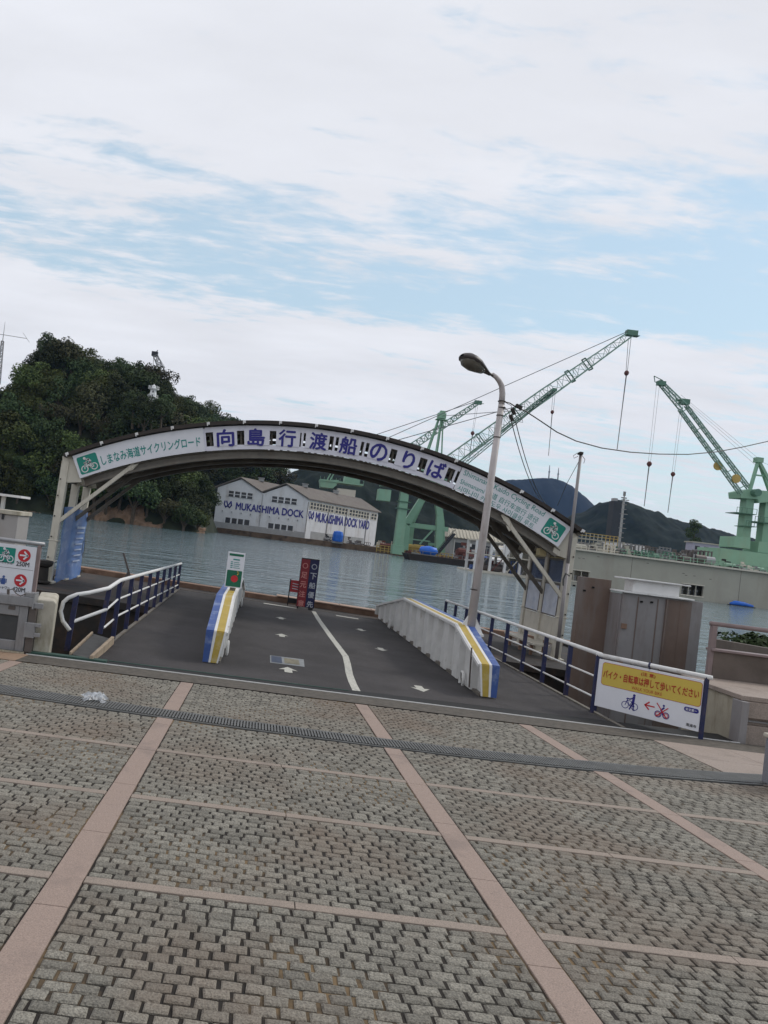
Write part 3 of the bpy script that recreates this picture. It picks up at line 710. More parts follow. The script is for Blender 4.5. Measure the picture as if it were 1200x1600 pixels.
for a, b in ((-28.0, -13.95), (13.95, 27.05)):
    mb = MB(); arcbox(mb, a, b, 12.55, 13.12, -.06, -.02); sb = mb.build('sign_board', M['signclean'], cn, True)
    ea, eb = (-27.72, -25.52) if a < 0 else (24.5, 26.65)
    mb = MB(); Mx = polM((ea + eb) / 2, 12.825, -.064); hw = (eb - ea) / 2 * rad(1) * 12.82
    mb.rrect(-hw, hw, -.215, .215, .05, Mx); em = mb.build('emblem_panel', M['green'], sb, True)
    mb = MB(); Mx = polM((ea + eb) / 2, 12.815, -.068); cyclist(mb, Mx, .44, .07); mb.build('bicycle_emblem', M['white'], sb, True)
    mb = MB()
    if a < 0:
        warp_text(mb, 'しまなみ海道サイクリングロード', -25.2, -14.35, 12.80, .235, -.064, .016)
        mb.build('lettering', M['teal'], sb, True)
    else:
        for s_, r_, h_, e_ in (('Shimanami Kaido Cycling Road', 13.0, .165, 23.9), ('Shimanami 海道 自行车旅行 途径', 12.80, .15, 23.7), ('시마나미 카이도우 사이클링 루트', 12.625, .135, 23.6)):
            warp_text(mb, s_, 14.3, e_, r_, h_, -.064, .004)
        mb.build('lettering', M['teal'], sb, True)
# posts, gussets, braces
for sx in (-1, 1):
    for y in YF:
        mb = MB(); mb.bx(sx * 6.20 - .09, sx * 6.20 + .09, y - .09, y + .09, 0, 2.95)
        for z in (.5, 1.0): mb.bx(sx * 6.20 - .12, sx * 6.20 + .12, y - .1, y + .1, z, z + .025)
        mb.bx(sx * 6.20 - .16, sx * 6.20 + .16, y - .16, y + .16, -.02, .03)
        mb.build('post', M['cream'], cn, True, bevel=.006)
        mb = MB(); g = [(sx * 6.20, y, 2.42), (sx * 5.75, y, 2.50), (sx * 5.80, y, 2.72), (sx * 6.0, y, 3.10), (sx * 6.30, y, 3.05)]
        mb.prism(g if sx > 0 else g[::-1], (0, -.06 if y < .5 else .06, 0)); mb.build('gusset', M['cream'], cn, True)
        mb = MB(); mb.bar((sx * 6.13, y - .04, 1.50), (sx * 4.55, y - .04, 3.12), .075, .09); mb.bar((sx * 4.7, y - .04, 2.92), (sx * 4.45, y - .04, 3.28), .05, .14)
        mb.build('knee_brace', M['cream'] if y < .5 else M['rib'], cn, True, bevel=.004)
    mb = MB()
    for z in (2.5, 2.9): mb.bx(sx * 6.2 - .04, sx * 6.2 + .04, .19, 2.51, z - .05, z + .05)
    mb.build('side_beam', M['rib'], cn, True)
    mb = MB()
    for z in (.6, 1.1, 1.6, 2.1, 2.5): mb.lathe([(.018, 0), (.018, .02)], n=8, M=frame((sx * 6.20 + sx * .05, -.001, z), (1, 0, 0), (0, 0, 1)))
    mb.build('bolt', M['hullblack'], cn, True)
# right side wall between the posts
mb = MB(); mb.bx(6.16, 6.19, .19, 2.51, 2.42, 2.80); mb.build('plywood_panel', M['plywood'], cn, True)
for y0, y1 in ((.22, 1.24), (1.46, 2.48)):
    mb = MB(); mb.bx(6.165, 6.18, y0, y1, 1.84, 2.38); wn = mb.build('window', M['window'], cn, True)
    mb = MB()
    for z in (1.80, 2.40): mb.bx(6.14, 6.2, y0 - .03, y1 + .03, z - .025, z + .025)
    for y in (y0, y1): mb.bx(6.14, 6.2, y - .02, y + .02, 1.825, 2.375)
    mb.build('window_frame', M['rib'], wn, True)
    mb = MB(); mb.bx(6.12, 6.15, y0 + .03, y1 - .05, 1.02, 1.76); nb = mb.build('notice_board', M['poster'], cn, True)
    mb = MB(); mb.bx(6.11, 6.155, y0 + .0, y0 + .03, .99, 1.79); mb.bx(6.11, 6.155, y1 - .05, y1 - .02, .99, 1.79); mb.bx(6.11, 6.155, y0 + .03, y1 - .05, .99, 1.02); mb.bx(6.11, 6.155, y0 + .03, y1 - .05, 1.76, 1.79)
    mb.build('board_frame', M['brownsteel'], nb, True)
    mb = MB(); mb.bx(6.15, 6.18, y0 - .02, y1 + .02, .34, .97); mb.build('lower_panel', M['cream'], cn, True)
mb = MB(); mb.bx(5.98, 6.08, .25, .9, 2.52, 2.60); mb.bx(5.55, 5.72, .35, .60, 2.42, 2.60); mb.build('light_fixture', M['plywood'], cn, True, bevel=.01)
# bench under the right side
bt = thing('waiting_bench', 'low weathered bench under the right end of the canopy', 'bench', tuple(pw(5.85, 1.2, 0)), rot=(0, TILT, 0))
mb = MB(); mb.bx(-.22, .22, -1.05, 1.15, .24, .29); mb.build('seat', M['cream'], bt, True, bevel=.008)
for y in (-.8, 0, .8):
    for x in (-.15, .15):
        mb = MB(); mb.bx(x - .03, x + .03, y - .03, y + .03, -.02, .24); mb.build('leg', M['rust'], bt, True)
# banner at the left end
bn = thing('mesh_banner', 'faded blue mesh banner hung between the left posts of the canopy', 'banner', tuple(pw(-6.06, 1.28, 0)), rot=(0, TILT, 0))
mb = MB(); vs = []; fs = []; nx_, nz_ = 12, 10
for j in range(nz_ + 1):
    for i in range(nx_ + 1):
        y = -1.14 + 2.5 * i / nx_; z = -.02 + 1.86 * j / nz_
        vs.append((.02 * math.sin(i * 1.1 + j * .4) + .012 * math.sin(j * 1.7), y, z + .03 * math.sin(i * .5)))
for j in range(nz_):
    for i in range(nx_): fs.append((j * 13 + i, j * 13 + i + 1, j * 13 + i + 14, j * 13 + i + 13))
mb.add(vs, fs); cloth = mb.build('cloth', M['banner'], bn, True, smooth=True)
for r_ in range(6):
    mb = MB(); z0 = .45 + r_ * .15; mb.bx(.04, .043, .25, .98, z0, z0 + .035); mb.build('faded_print', M['bannerp'], cloth, True)
mb = MB(); mb.bx(.04, .043, .2, 1.05, 1.32, 1.38); mb.build('faded_print', M['bannerp'], cloth, True)
mb = MB(); mb.tube([(.05, 1.1, 1.2), (.08, 1.16, .8), (.10, 1.12, .62), (.09, 1.02, .6), (.07, .98, .72), (.05, 1.05, 1.0)], .008, 6); mb.build('rope', M['wire'], bn, True)

# ------------------------------------------------------------------ lamp post with cable gear
LY = 12.95
b0 = P(734.5, 986, LY); lx = b0.x; zt = P(782, 640, LY).z
lp = thing('lamp_post', 'tall grey street lamp with a dark oval head standing on the right girder', 'street lamp', tuple(b0))
mb = MB(); top1 = P(783.5, 632, LY)
mb.tube([b0 + V((0, 0, -.04)), b0.lerp(top1, .5), top1], [.074, .062, .052], 14); mb.build('pole', M['lamp'], lp, smooth=True)
mb = MB(); q0 = P(783.5, 633, LY)
mb.tube([q0, P(785, 615, LY), P(784, 603, LY - .02), P(780, 595, LY - .04), P(775, 589, LY - .06), P(769, 585, LY - .08)], [.052, .051, .048, .044, .040, .035], 12); mb.build('arm', M['lamp'], lp, smooth=True)
mb = MB(); mb.tube([P(774, 589, LY - .06), P(758, 580, LY - .16)], .024, 8); mb.build('spigot', M['lamphood'], lp)
# head: tapered oval hood and a lens beneath
h0, h1 = P(766, 586, LY - .08), P(722, 555, LY - .42)
ax = (h1 - h0); hl = ax.length; ax.normalize(); sd_ = ax.cross(V((0, 0, 1))).normalized(); up_ = sd_.cross(ax)
def headshell(mb, prof, up0, up1, n=16):
    rings = []
    for tt, wd in prof:
        c = h0 + ax * hl * tt
        rings.append([c + sd_ * wd * math.cos(a) + up_ * (up0 + (up1 * wd) * math.sin(a)) for a in [math.pi * k / n for k in range(n + 1)]])
    m_ = n + 1; vs = [p for r_ in rings for p in r_]
    fs = [(i * m_ + k, i * m_ + k + 1, (i + 1) * m_ + k + 1, (i + 1) * m_ + k) for i in range(len(rings) - 1) for k in range(n)]
    mb.add(vs, fs)
prof = [(0, .035), (.08, .05), (.2, .08), (.38, .13), (.55, .175), (.72, .19), (.86, .17), (.95, .11), (1.0, .04)]
mb = MB(); headshell(mb, prof, .0, .55); headshell(mb, prof, -.002, -.30); mb.build('lamp_head', M['lamphood'], lp, smooth=True)
mb = MB(); headshell(mb, [(.22, .02), (.27, .08), (.42, .12), (.6, .16), (.8, .155), (.9, .10), (.94, .02)], -.01, -.80); mb.build('lens', M['lens'], lp, smooth=True)
for x_, y_, r_ in ((784, 628, .066), (784, 638, .066), (781, 650, .060), (776.5, 684, .061), (741.5, 922, .076)):
    p = P(x_, y_, LY); mb = MB(); mb.lathe([(r_, 0), (r_, .016)], c=tuple(p), n=14); mb.build('clamp_band', M['hullblack'], lp)
g0 = P(731, 978, LY); mb = MB()
for dx in (-1, 1): mb.prism([b0 + V((dx * .02, -.02, -.05)), b0 + V((dx * .24, -.02, -.06)), b0 + V((dx * .20, -.02, .0)), b0 + V((dx * .05, -.02, .28))], (0, .03, 0))
mb.bx(b0.x - .2, b0.x + .2, LY - .12, LY + .16, b0.z - .06, b0.z - .02)
mb.build('foot_bracket', M['white'], lp)
# cables
def sag(a, b, s, n=14): 
    a = V(a); b = V(b); return [a.lerp(b, k / n) + V((0, 0, -4 * s * (k / n) * (1 - k / n))) for k in range(n + 1)]
cb_ = thing('overhead_cable', 'dark overhead cable with clamps and loops sagging from the lamp post to the right', 'cable', tuple(P(790, 632, LY)))
pts = [P(x, y, yy) for x, y, yy in ((789, 628, 12.95), (797, 630, 13), (808, 637, 13.05), (822, 643, 13.1), (845, 658, 13.2), (870, 675, 13.4), (900, 689, 13.6), (940, 700, 13.9), (985, 706.5, 14.2), (1030, 709.5, 14.6), (1075, 710, 15), (1120, 706, 15.5), (1160, 698.5, 16), (1200, 689.5, 16.6), (1300, 660, 18))]
mb = MB(); mb.tube(pts, .0105, 6); mb.build('main_cable', M['wire'], cb_)
mb = MB(); mb.bar(P(806, 633, 13), P(815, 638, 13), .07, .05); mb.bar(P(800, 638, 13), P(804, 648, 13), .05, .05); mb.bar(P(797, 648, 13), P(801, 658, 13), .045, .05); mb.build('clamp', M['hullblack'], cb_)
for q in ([(786, 633), (793, 641), (797, 650), (794, 655), (786, 640)], [(802, 655), (806, 662), (803, 666), (799, 660)], [(812, 650), (816, 656), (817, 660), (811, 659), (809, 652)], [(790, 629), (799, 634), (800, 645)]):
    mb = MB(); mb.tube([P(x, y, 13) for x, y in q], .005, 5); mb.build('loop', M['wire'], cb_)
for x0, y0, x1, y1 in ((799, 658, 846, 782), (806, 660, 852, 786)):
    a = P(x0, y0, 13); b = P(x1, y1, 18.9); mb = MB(); mb.tube(sag(a, b, .18), .008, 5); mb.build('drop_wire', M['wire'], cb_)
# service mast on the pontoon beside the right post
b1 = P(869, 1030, 18.25); t1 = P(908, 706, 18.25)
um = thing('service_mast', 'slim grey service mast rising above the right end of the canopy', 'mast', tuple(b1))
mb = MB(); mb.tube([b1, b1.lerp(t1, .46)], .045, 10); mb.tube([b1.lerp(t1, .46), t1], [.040, .036], 10); mb.build('pole', M['lampdark'], um, smooth=True)
mb = MB(); mb.bar(P(903, 709, 18.2), P(908, 709, 18.2), .06, .05); mb.bar(P(905, 708, 18.2), P(910, 709, 18.2), .12, .06); mb.build('cap', M['hullblack'], um)
mb = MB(); mb.tube([P(x, y, 18.2) for x, y in ((902, 708), (896, 712), (897, 716), (903, 713))], .007, 5); mb.tube([P(x, y, 18.2) for x, y in ((909, 711), (914, 718), (912, 724))], .007, 5)
mb.tube([P(904, 722, 18.2), P(886, 755, 18.6), P(871, 790, 19.2)], .007, 5); mb.build('wire', M['wire'], um)
mb = MB(); mb.tube([P(x, y, 18.1) for x, y in ((890, 900), (884, 896), (880, 905), (880, 915))], .018, 6); mb.build('conduit', M['wire'], um)

# ------------------------------------------------------------------ notice signs on the ramp
GY = 13.9
q = [P(359, 863, GY), P(382, 867, GY), P(375, 918, GY), P(352, 915, GY)]
cxm = sum((p.x for p in q), 0) / 4; zb = (q[2].z + q[3].z) / 2; ztp = (q[0].z + q[1].z) / 2; hw = abs(q[1].x - q[0].x) / 2
gs = thing('notice_stand', 'white and green notice panel with a red disc on the left girder', 'sign', (cxm, GY, zb))
Mx = FRONT(cxm, GY - .016, zb)
mb = MB(); mb.bx(cxm - hw - .02, cxm + hw + .02, GY - .012, GY + .02, zb - .02, ztp + .02); mb.build('panel', M['signclean'], gs, bevel=.004)
hh = ztp - zb
mb = MB(); mb.rrect(-hw, hw, .0, hh * .49, .01, Mx); mb.build('green_field', M['dgreen'], gs); mb = MB(); mb.rrect(-hw + .005, hw - .005, hh * .92, hh * .99, .004, Mx); mb.build('green_header', M['dgreen'], gs)
mb = MB(); mb.disc((0.01, hh * .24), hw * .47, frame((cxm, GY - .019, zb), (1, 0, 0), (0, 0, 1))); mb.build('red_disc', M['red'], gs)
mb = MB(); Mt = frame((cxm, GY - .019, zb), (1, 0, 0), (0, 0, 1))
mb.rrect(-.05, .07, hh * .80, hh * .835, .004, Mt)
for k in range(4): mb.rrect(-hw + .045, -hw + .085, hh * (.56 + .055 * k), hh * (.585 + .055 * k), .002, Mt); mb.rrect(-hw + .10, hw - .05 - .02 * (k % 2), hh * (.56 + .055 * k), hh * (.575 + .055 * k), .002, Mt)
mb.build('fine_print', M['teal'], gs)
mb = MB(); mb.stroke([(.055, hh * .37), (.07, hh * .40), (.068, hh * .44), (.05, hh * .46)], .018, Mt); mb.build('crescent', M['yellow'], gs)
mb = MB(); mb.bx(cxm - .05, cxm + .05, GY + .02, GY + .05, .40, ztp - .1); mb.build('bracket', M['rib'], gs)
SY = 20.9
bs = thing('notice_board', 'tall board half dark red and half navy with Japanese warnings at the ramp end', 'sign', tuple(P(478, 958, SY)))
q = [P(472, 871, SY), P(500, 875, SY), P(490, 951, SY), P(462, 947, SY)]
x0 = (q[0].x + q[3].x) / 2; x1 = (q[1].x + q[2].x) / 2; z1 = (q[0].z + q[1].z) / 2; z0 = (q[2].z + q[3].z) / 2; xm = (x0 + x1) / 2
mb = MB(); mb.bx(x0, x1, SY, SY + .03, z0, z1); mb.build('board', M['black'], bs)
mb = MB(); mb.bx(x0 + .012, xm - .006, SY - .006, SY, z0 + .012, z1 - .03); rpn = mb.build('red_panel', mat('board_dark_red', (.22, .022, .03), .5, var=.1), bs)
mb = MB(); mb.bx(xm + .006, x1 - .012, SY - .006, SY, z0 + .012, z1 - .03); npn = mb.build('navy_panel', mat('board_navy', (.014, .016, .07), .5, var=.1), bs)
hz = (z1 - z0) / 5.2; fw = (x1 - x0) / 2
mred = mat('board_letter_red', (.55, .22, .2), .5, var=.05); mgrey = mat('board_letter_grey', (.42, .44, .48), .5, var=.05)
for (s_, xc, mm, pr) in (('〇足元注意', (x0 + xm) / 2, mred, rpn), ('〇下船優先', (x1 + xm) / 2, mgrey, npn)):
    mb = MB()
    for k, ch in enumerate(s_):
        zc_ = z1 - .10 - hz * (k + .42)
        if k == 0: mb.ring((0, 0), .065, .018, FRONT(xc, SY - .009, zc_))
        else: put_text(mb, ch, .165, .165, FRONT(xc, SY - .009, zc_), bold=.02)
    mb.build('lettering', mm, pr)
mb = MB(); mb.bx(x0 + .03, x0 + .07, SY + .03, SY + .07, rz(1.3, SY) - .05, z1); mb.bx(x1 - .07, x1 - .03, SY + .03, SY + .07, rz(1.3, SY) - .05, z1); mb.bx(x1 - .16, x1 - .03, SY - .02, SY + .03, rz(1.3, SY), z0); mb.build('post', M['black'], bs)
SS = 21.4
q = [P(455, 906, SS), P(470, 908, SS), P(463, 940, SS), P(452, 942, SS)]
rs = thing('small_notice', 'small red and white notice on a dark frame behind the tall red board', 'sign', tuple(P(460, 945, SS)))
xa, xb = q[0].x, q[1].x + .05; za, zb2 = q[3].z, q[0].z
mb = MB(); mb.bx(xa, xb, SS, SS + .025, zb2 - .33, zb2); bp_ = mb.build('board', M['darkred'], rs)
mb = MB(); put_text(mb, '注意', .2, .12, FRONT((xa + xb) / 2, SS - .004, zb2 - .11), .02); mb.build('lettering', M['sign'], bp_) if False else None
mb = MB()
for k in range(3): mb.stroke([(-.1, .05 - .07 * k), (.1, .03 - .07 * k)], .02, FRONT((xa + xb) / 2, SS - .004, zb2 - .14))
mb.build('print', M['sign'], bp_)
mb = MB(); mb.bx(xa - .03, xa, SS, SS + .03, za - .14, zb2 + .02); mb.bx(xb, xb + .03, SS, SS + .03, za - .14, zb2 + .02); mb.bx(xa, xb, SS, SS + .03, za, za + .14); mb.build('frame', M['black'], rs)

# ------------------------------------------------------------------ caution sign on the right
SA, SB = V((5.05, 11.25, 0)), V((6.03, 10.17, 0)); ex = (SB - SA).normalized(); SW = (SB - SA).length
cs = thing('caution_sign', 'large white and yellow sign asking cyclists to walk, at the end of the right handrail', 'sign', tuple((SA + SB) / 2 + V((0, 0, -.4))))
z0, z1 = -.335, .345
def cs_M(off): 
    nrm = ex.cross(V((0, 0, 1))); return frame(SA + nrm * off + V((0, 0, z0)), ex, (0, 0, 1))
mb = MB(); mb.bx(.03, SW - .03, 0, z1 - z0, -.012, .012, cs_M(0)); bd = mb.build('board', M['signclean'], cs, bevel=.003)
u = SW; hh = z1 - z0; f = lambda v: hh * v
mb = MB(); mb.rrect(.062 * u, .975 * u, f(.475), f(.955), .04, cs_M(.0145)); yl = mb.build('yellow_edge', M['darkred'], bd)
mb = MB(); mb.rrect(.062 * u + .006, .975 * u - .006, f(.475) + .006, f(.955) - .006, .036, cs_M(.0165)); mb.build('yellow_field', M['yellow'], bd)
mb = MB()
def cst(s_, cx_, cy_, w_, h_, b_): put_text(mb, s_, w_ * u, f(h_), cs_M(.019) @ Matrix.Translation((cx_ * u, f(cy_), 0)), b_)
cst('バイク・自転車は押して歩いてください', .515, .715, .875, .17, .022); cst('(注 意)', .50, .875, .13, .085, .02); cst('WALK YOUR BIKE', .50, .555, .28, .065, .004)
mb.build('red_lettering', mat('sign_letter_red', (.40, .035, .02), .45, var=.04), bd)
mb = MB(); Ms = cs_M(.0145) @ Matrix.Translation((.36 * u, f(.235), 0)); s_ = .40
S = lambda pts: [(x * s_, y * s_) for x, y in pts]
mb.ring((-.16 * s_, -.10 * s_), .115 * s_, .022 * s_, Ms); mb.ring((.16 * s_, -.10 * s_), .115 * s_, .022 * s_, Ms)
for pts, wd in (([(-.16, -.10), (-.09, .12), (-.14, .13)], .022), ([(-.10, .08), (.06, .06), (.0, -.10), (-.10, .08)], .02), ([(.0, -.10), (.16, -.10), (.06, .06)], .02)): mb.stroke(S(pts), wd * s_, Ms)
mb.disc((.12 * s_, .29 * s_), .045 * s_, Ms); mb.stroke(S([(.115, .22), (.10, .0)]), .085 * s_, Ms); mb.stroke(S([(.09, .18), (-.02, .13), (-.10, .14)]), .045 * s_, Ms)
mb.stroke(S([(.09, .0), (.0, -.22)]), .045 * s_, Ms); mb.stroke(S([(.11, .0), (.13, -.22), (.17, -.22)]), .045 * s_, Ms)
mb.build('walking_pictogram', M['navy'], bd)
mb = MB(); Ma = cs_M(.0145) @ Matrix.Translation((.535 * u, f(.27), 0)); mb.stroke([(.07, 0), (-.05, 0)], .018, Ma); mb.stroke([(.0, .05), (-.055, 0), (.0, -.05)], .018, Ma); mb.build('arrow', M['red'], bd)
mb = MB(); Mc = cs_M(.0145) @ Matrix.Translation((.655 * u, f(.22), 0)); s_ = .27
mb.disc((.06 * s_, .30 * s_), .055 * s_, Mc); S = lambda pts: [(x * s_, y * s_) for x, y in pts]
mb.stroke(S([(.08, .2), (-.05, .05), (.06, -.15)]), .08 * s_, Mc); mb.ring((-.18 * s_, -.17 * s_), .15 * s_, .04 * s_, Mc); mb.ring((.2 * s_, -.17 * s_), .15 * s_, .04 * s_, Mc)
mb.build('riding_pictogram', M['navy'], bd)
mb = MB(); Mc = cs_M(.0165) @ Matrix.Translation((.655 * u, f(.22), 0)); mb.stroke(S([(-.27, .36), (.25, -.30)]), .05 * s_, Mc); mb.stroke(S([(.27, .22), (-.27, -.30)]), .05 * s_, Mc); mb.ring((-.18 * s_, -.17 * s_), .10 * s_, .03 * s_, Mc); mb.ring((.2 * s_, -.17 * s_), .10 * s_, .03 * s_, Mc); mb.build('red_cross', M['red'], bd)
mb = MB(); mb.rrect(.84 * u, .965 * u, f(.34), f(.43), .028, cs_M(.0145)); mb.build('blue_badge', M['navy'], bd)
mb = MB(); put_text(mb, '安全第一', .095 * u, f(.055), cs_M(.0165) @ Matrix.Translation((.903 * u, f(.385), 0)), .015); mb.build('badge_lettering', M['signclean'], bd)
mb = MB(); put_text(mb, '尾道市', .085 * u, f(.06), cs_M(.0145) @ Matrix.Translation((.915 * u, f(.09), 0)), .012); mb.build('black_lettering', M['black'], bd)
mb = MB(); mb.tube([SA + V((0, 0, .40)) - ex * .02, SB + V((0, 0, .40)) + ex * .06], .030, 10); mb.build('top_rail', M['white'], cs, smooth=True)
for tt in (0, 1):
    p = SA.lerp(SB, tt); mb = MB(); mb.box((p.x, p.y, -.06), (.045, .045, .92)); mb.build('post', M['railblue'], cs, bevel=.004)
mb = MB(); p = SA.lerp(SB, .5); mb.tube([p + V((0, 0, .433)) - ex * .01, p + V((0, 0, .433)) + ex * .01], .01, 6); mb.tube([p - ex * .012 + V((0, 0, .4)), p + ex * .012 + V((0, 0, .4))], .036, 10); mb.bar(p + V((0, 0, .40)), p + V((0, 0, .3)), .02); mb.build('bracket', M['railblue'], cs)

# ------------------------------------------------------------------ steel pile housing on the right
BY = 15.2
pb = thing('pile_housing', 'large grey and brown steel plate housing behind the right handrail', 'steel housing', tuple(P(1000, 1040, BY)))
xs = [P(902, 950, BY).x + .05, P(970, 950, BY).x - .05, P(972, 950, BY).x, P(1030, 960, BY).x, P(1097, 960, BY).x]
zt1, zt2 = P(903, 910, BY).z, P(1030, 935, BY).z
mb = MB(); mb.bx(P(903, 950, BY + .55).x, xs[2] - .01, BY + .55, BY + .75, -1.6, zt1 + .12); mb.build('rear_plate', M['steelbrown'], pb, bevel=.006)
mb = MB(); mb.bx(xs[2], xs[4], BY, BY + .06, -1.6, zt2 + .03); mb.bx(xs[2] - .02, xs[2] + .04, BY + .06, BY + .7, -1.6, zt2); mb.bx(xs[4] - .06, xs[4] - .003, BY + .06, BY + .9, -1.6, zt2); mb.bx(xs[2] + .05, xs[4] - .07, BY + .06, BY + .9, zt2 - .06, zt2 - .02); mb.build('front_plate', M['steelplate'], pb, bevel=.006)
mb = MB(); mb.bx(xs[3] + .14, xs[3] + .62, BY - .008, BY, -1.5, zt2); mb.bx(xs[3] + .1, xs[3] + .13, BY - .05, BY, -1.5, zt2); mb.build('cover_strip', M['steelbrown'], pb)
mb = MB(); mb.bx(xs[2] - .06, xs[4] - .22, BY - .08, BY + .5, zt2 + .035, zt2 + .065); xa, xb = P(990, 920, BY).x, P(1063, 925, BY).x
mb.bx(xa, xb, BY + .03, BY + .4, zt2 + .066, zt2 + .30); mb.bx(xa - .18, xb + .18, BY - .04, BY + .5, zt2 + .301, zt2 + .33); mb.build('cap_beam', M['white'], pb, bevel=.006)
for x_ in (xs[2] + .30, xs[3] - .05, xs[3] + .40):
    mb = MB(); mb.bx(x_ - .008, x_ + .008, BY - .012, BY - .001, -1.5, zt2 - .02); mb.build('weld_seam', M['steelbrown'], pb)
for z_ in (-.2, .55):
    mb = MB(); mb.bx(xs[2] + .02, xs[2] + .12, BY - .03, BY - .001, z_, z_ + .10); mb.build('hinge', M['rust'], pb)
for x, y in ((1018, 941), (1002, 940), (945, 921), (931, 926), (914, 918)): p = P(x, y, BY); mb = MB(); mb.box((p.x, BY - .012 if x > 980 else BY + .54, p.z), (.05, .02, .035)); mb.build('bolt_hole', M['dark'], pb)

# ------------------------------------------------------------------ right hand concrete, wall, bush, bollard
cq = thing('concrete_abutment', 'stained concrete quay abutment with a pale slab top right of the caution sign', 'quay wall', (7.2, 10.6, -.45))
mb = MB(); mb.bx(6.68, 12, 10.50, 11.8, -3, .12); mb.build('body', M['concrete'], cq, bevel=.01)
mb = MB(); mb.bx(6.64, 12, 10.36, 11.9, .125, .19); mb.build('slab', M['pinkcon'], cq, bevel=.008)
mb = MB(); mb.bx(6.60, 6.70, 10.28, 10.498, -.60, .12); mb.build('corner_strip', M['steelplate'], cq, bevel=.006)
mb = MB(); mb.bx(6.72, 12, 10.36, 10.497, -.10, .12); mb.bx(6.72, 12, 10.36, 10.497, -.6, -.20); mb.bx(6.705, 12, 10.45, 10.496, -.199, -.101); mb.build('front_facing', M['pinkcon'], cq, bevel=.006)
mb = MB(); mb.bar((6.73, 10.43, -.15), (9, 10.43, -.15), .02, .02)
for k in range(6): mb.bx(7.1 + k * .5, 7.13 + k * .5, 10.40, 10.44, -.199, -.101)
mb.build('slot_bar', M['greysteel'], cq)
mw = thing('planter_wall', 'brown planter wall with a mauve steel handrail above the pale slab', 'wall', (8, 11.8, .19))
XW = P(1110, 1040, 11.95).x
mb = MB(); mb.bx(XW + .02, 13, 11.92, 12.05, -.5, .60); mb.build('panel', M['mauvewall'], mw, bevel=.008)
mb = MB(); mb.bx(XW - .03, 13, 11.88, 12.08, .602, .64); mb.build('coping', M['mauve'], mw, bevel=.008)
mb = MB(); mb.add([(XW + .05, 12.09, -.5), (12, 14.6, -.5), (12, 14.6, .45), (XW + .05, 12.09, .78), (XW + .12, 12.23, -.5), (12, 14.8, -.5), (12, 14.8, .45), (XW + .12, 12.23, .78)], [(0, 1, 2, 3), (5, 4, 7, 6), (3, 2, 6, 7), (4, 0, 3, 7)]); mb.build('rear_panel', M['mauvewall'], mw)
rzt = 1.02
mb = MB(); mb.tube([(XW - .06, 11.97, rzt), (13, 11.97, rzt - .02)], .035, 8); mb.build('hand_rail', M['mauve'], mw, smooth=True)
mb = MB(); mb.bx(XW - .04, XW + .04, 11.93, 12.01, -.2, rzt - .03); mb.build('post', M['mauve'], mw, bevel=.005)

def leaf_cloud(mb, centers, n, size, rn, flat=.8, aspect=.55, core=.75):
    """leaf quads spread through several ellipsoid clumps; every leaf its own island"""
    tot = sum(r ** 2 for _, r in centers)
    for c, r in centers:
        k = int(n * r * r / tot)
        for _ in range(k):
            while True:
                p = V((rn.uniform(-1, 1), rn.uniform(-1, 1), rn.uniform(-1, 1)))
                if .05 < p.length < 1: break
            p = p.normalized() * (core + (1 - core) * rn.random() ** .7) * (1 if rn.random() < .8 else rn.random())
            pos = V(c) + V((p.x * r, p.y * r, p.z * r * flat))
            nn = (p + V((rn.uniform(-.8, .8), rn.uniform(-.8, .8), rn.uniform(-.3, .9)))).normalized()
            a = nn.cross(V((rn.uniform(-1, 1), rn.uniform(-1, 1), rn.uniform(-1, 1)))).normalized(); b = nn.cross(a)
            s_ = size * rn.uniform(.6, 1.4)
            mb.add([pos - a * s_, pos - b * s_ * aspect, pos + a * s_, pos + b * s_ * aspect], [(0, 1, 2, 3)])
rn = random.Random(3)
bu = thing('planter_bush', 'low dense green bush growing behind the brown planter wall', 'bush', (9.0, 14.2, .2))
mb = MB(); cen = [((8.75 + .33 * k + rn.uniform(-.1, .1), 14.0 + rn.uniform(-.3, .4), .55 + .05 * math.sin(k)), rn.uniform(.28, .42)) for k in range(9)]
leaf_cloud(mb, cen, 5000, .045, rn); mb.build('foliage', M['bush'], bu)
mb = MB()
for k in range(9): mb.tube([(8.75 + .33 * k, 14.1, .0), (8.8 + .33 * k, 14.0, .6)], [.02, .008], 5)
mb.tube([P(1180, 1036, 13.6), P(1195, 1020, 13.6)], .012, 5); mb.build('stem', M['bark'], bu)
mb = MB(); mb.bx(5.36, 5.84, 7.50, 7.92, pz(7.7) - .05, .13); ob = thing('stone_bollard', 'square grey stone bollard at the right edge of the plaza', 'bollard', (5.62, 7.7, pz(7.7))); mb.build('shaft', M['stone'], ob, bevel=.012)
mb = MB(); mb.bx(5.34, 5.86, 7.48, 7.94, .132, .175); mb.build('cap', M['concretepale'], ob, bevel=.012)

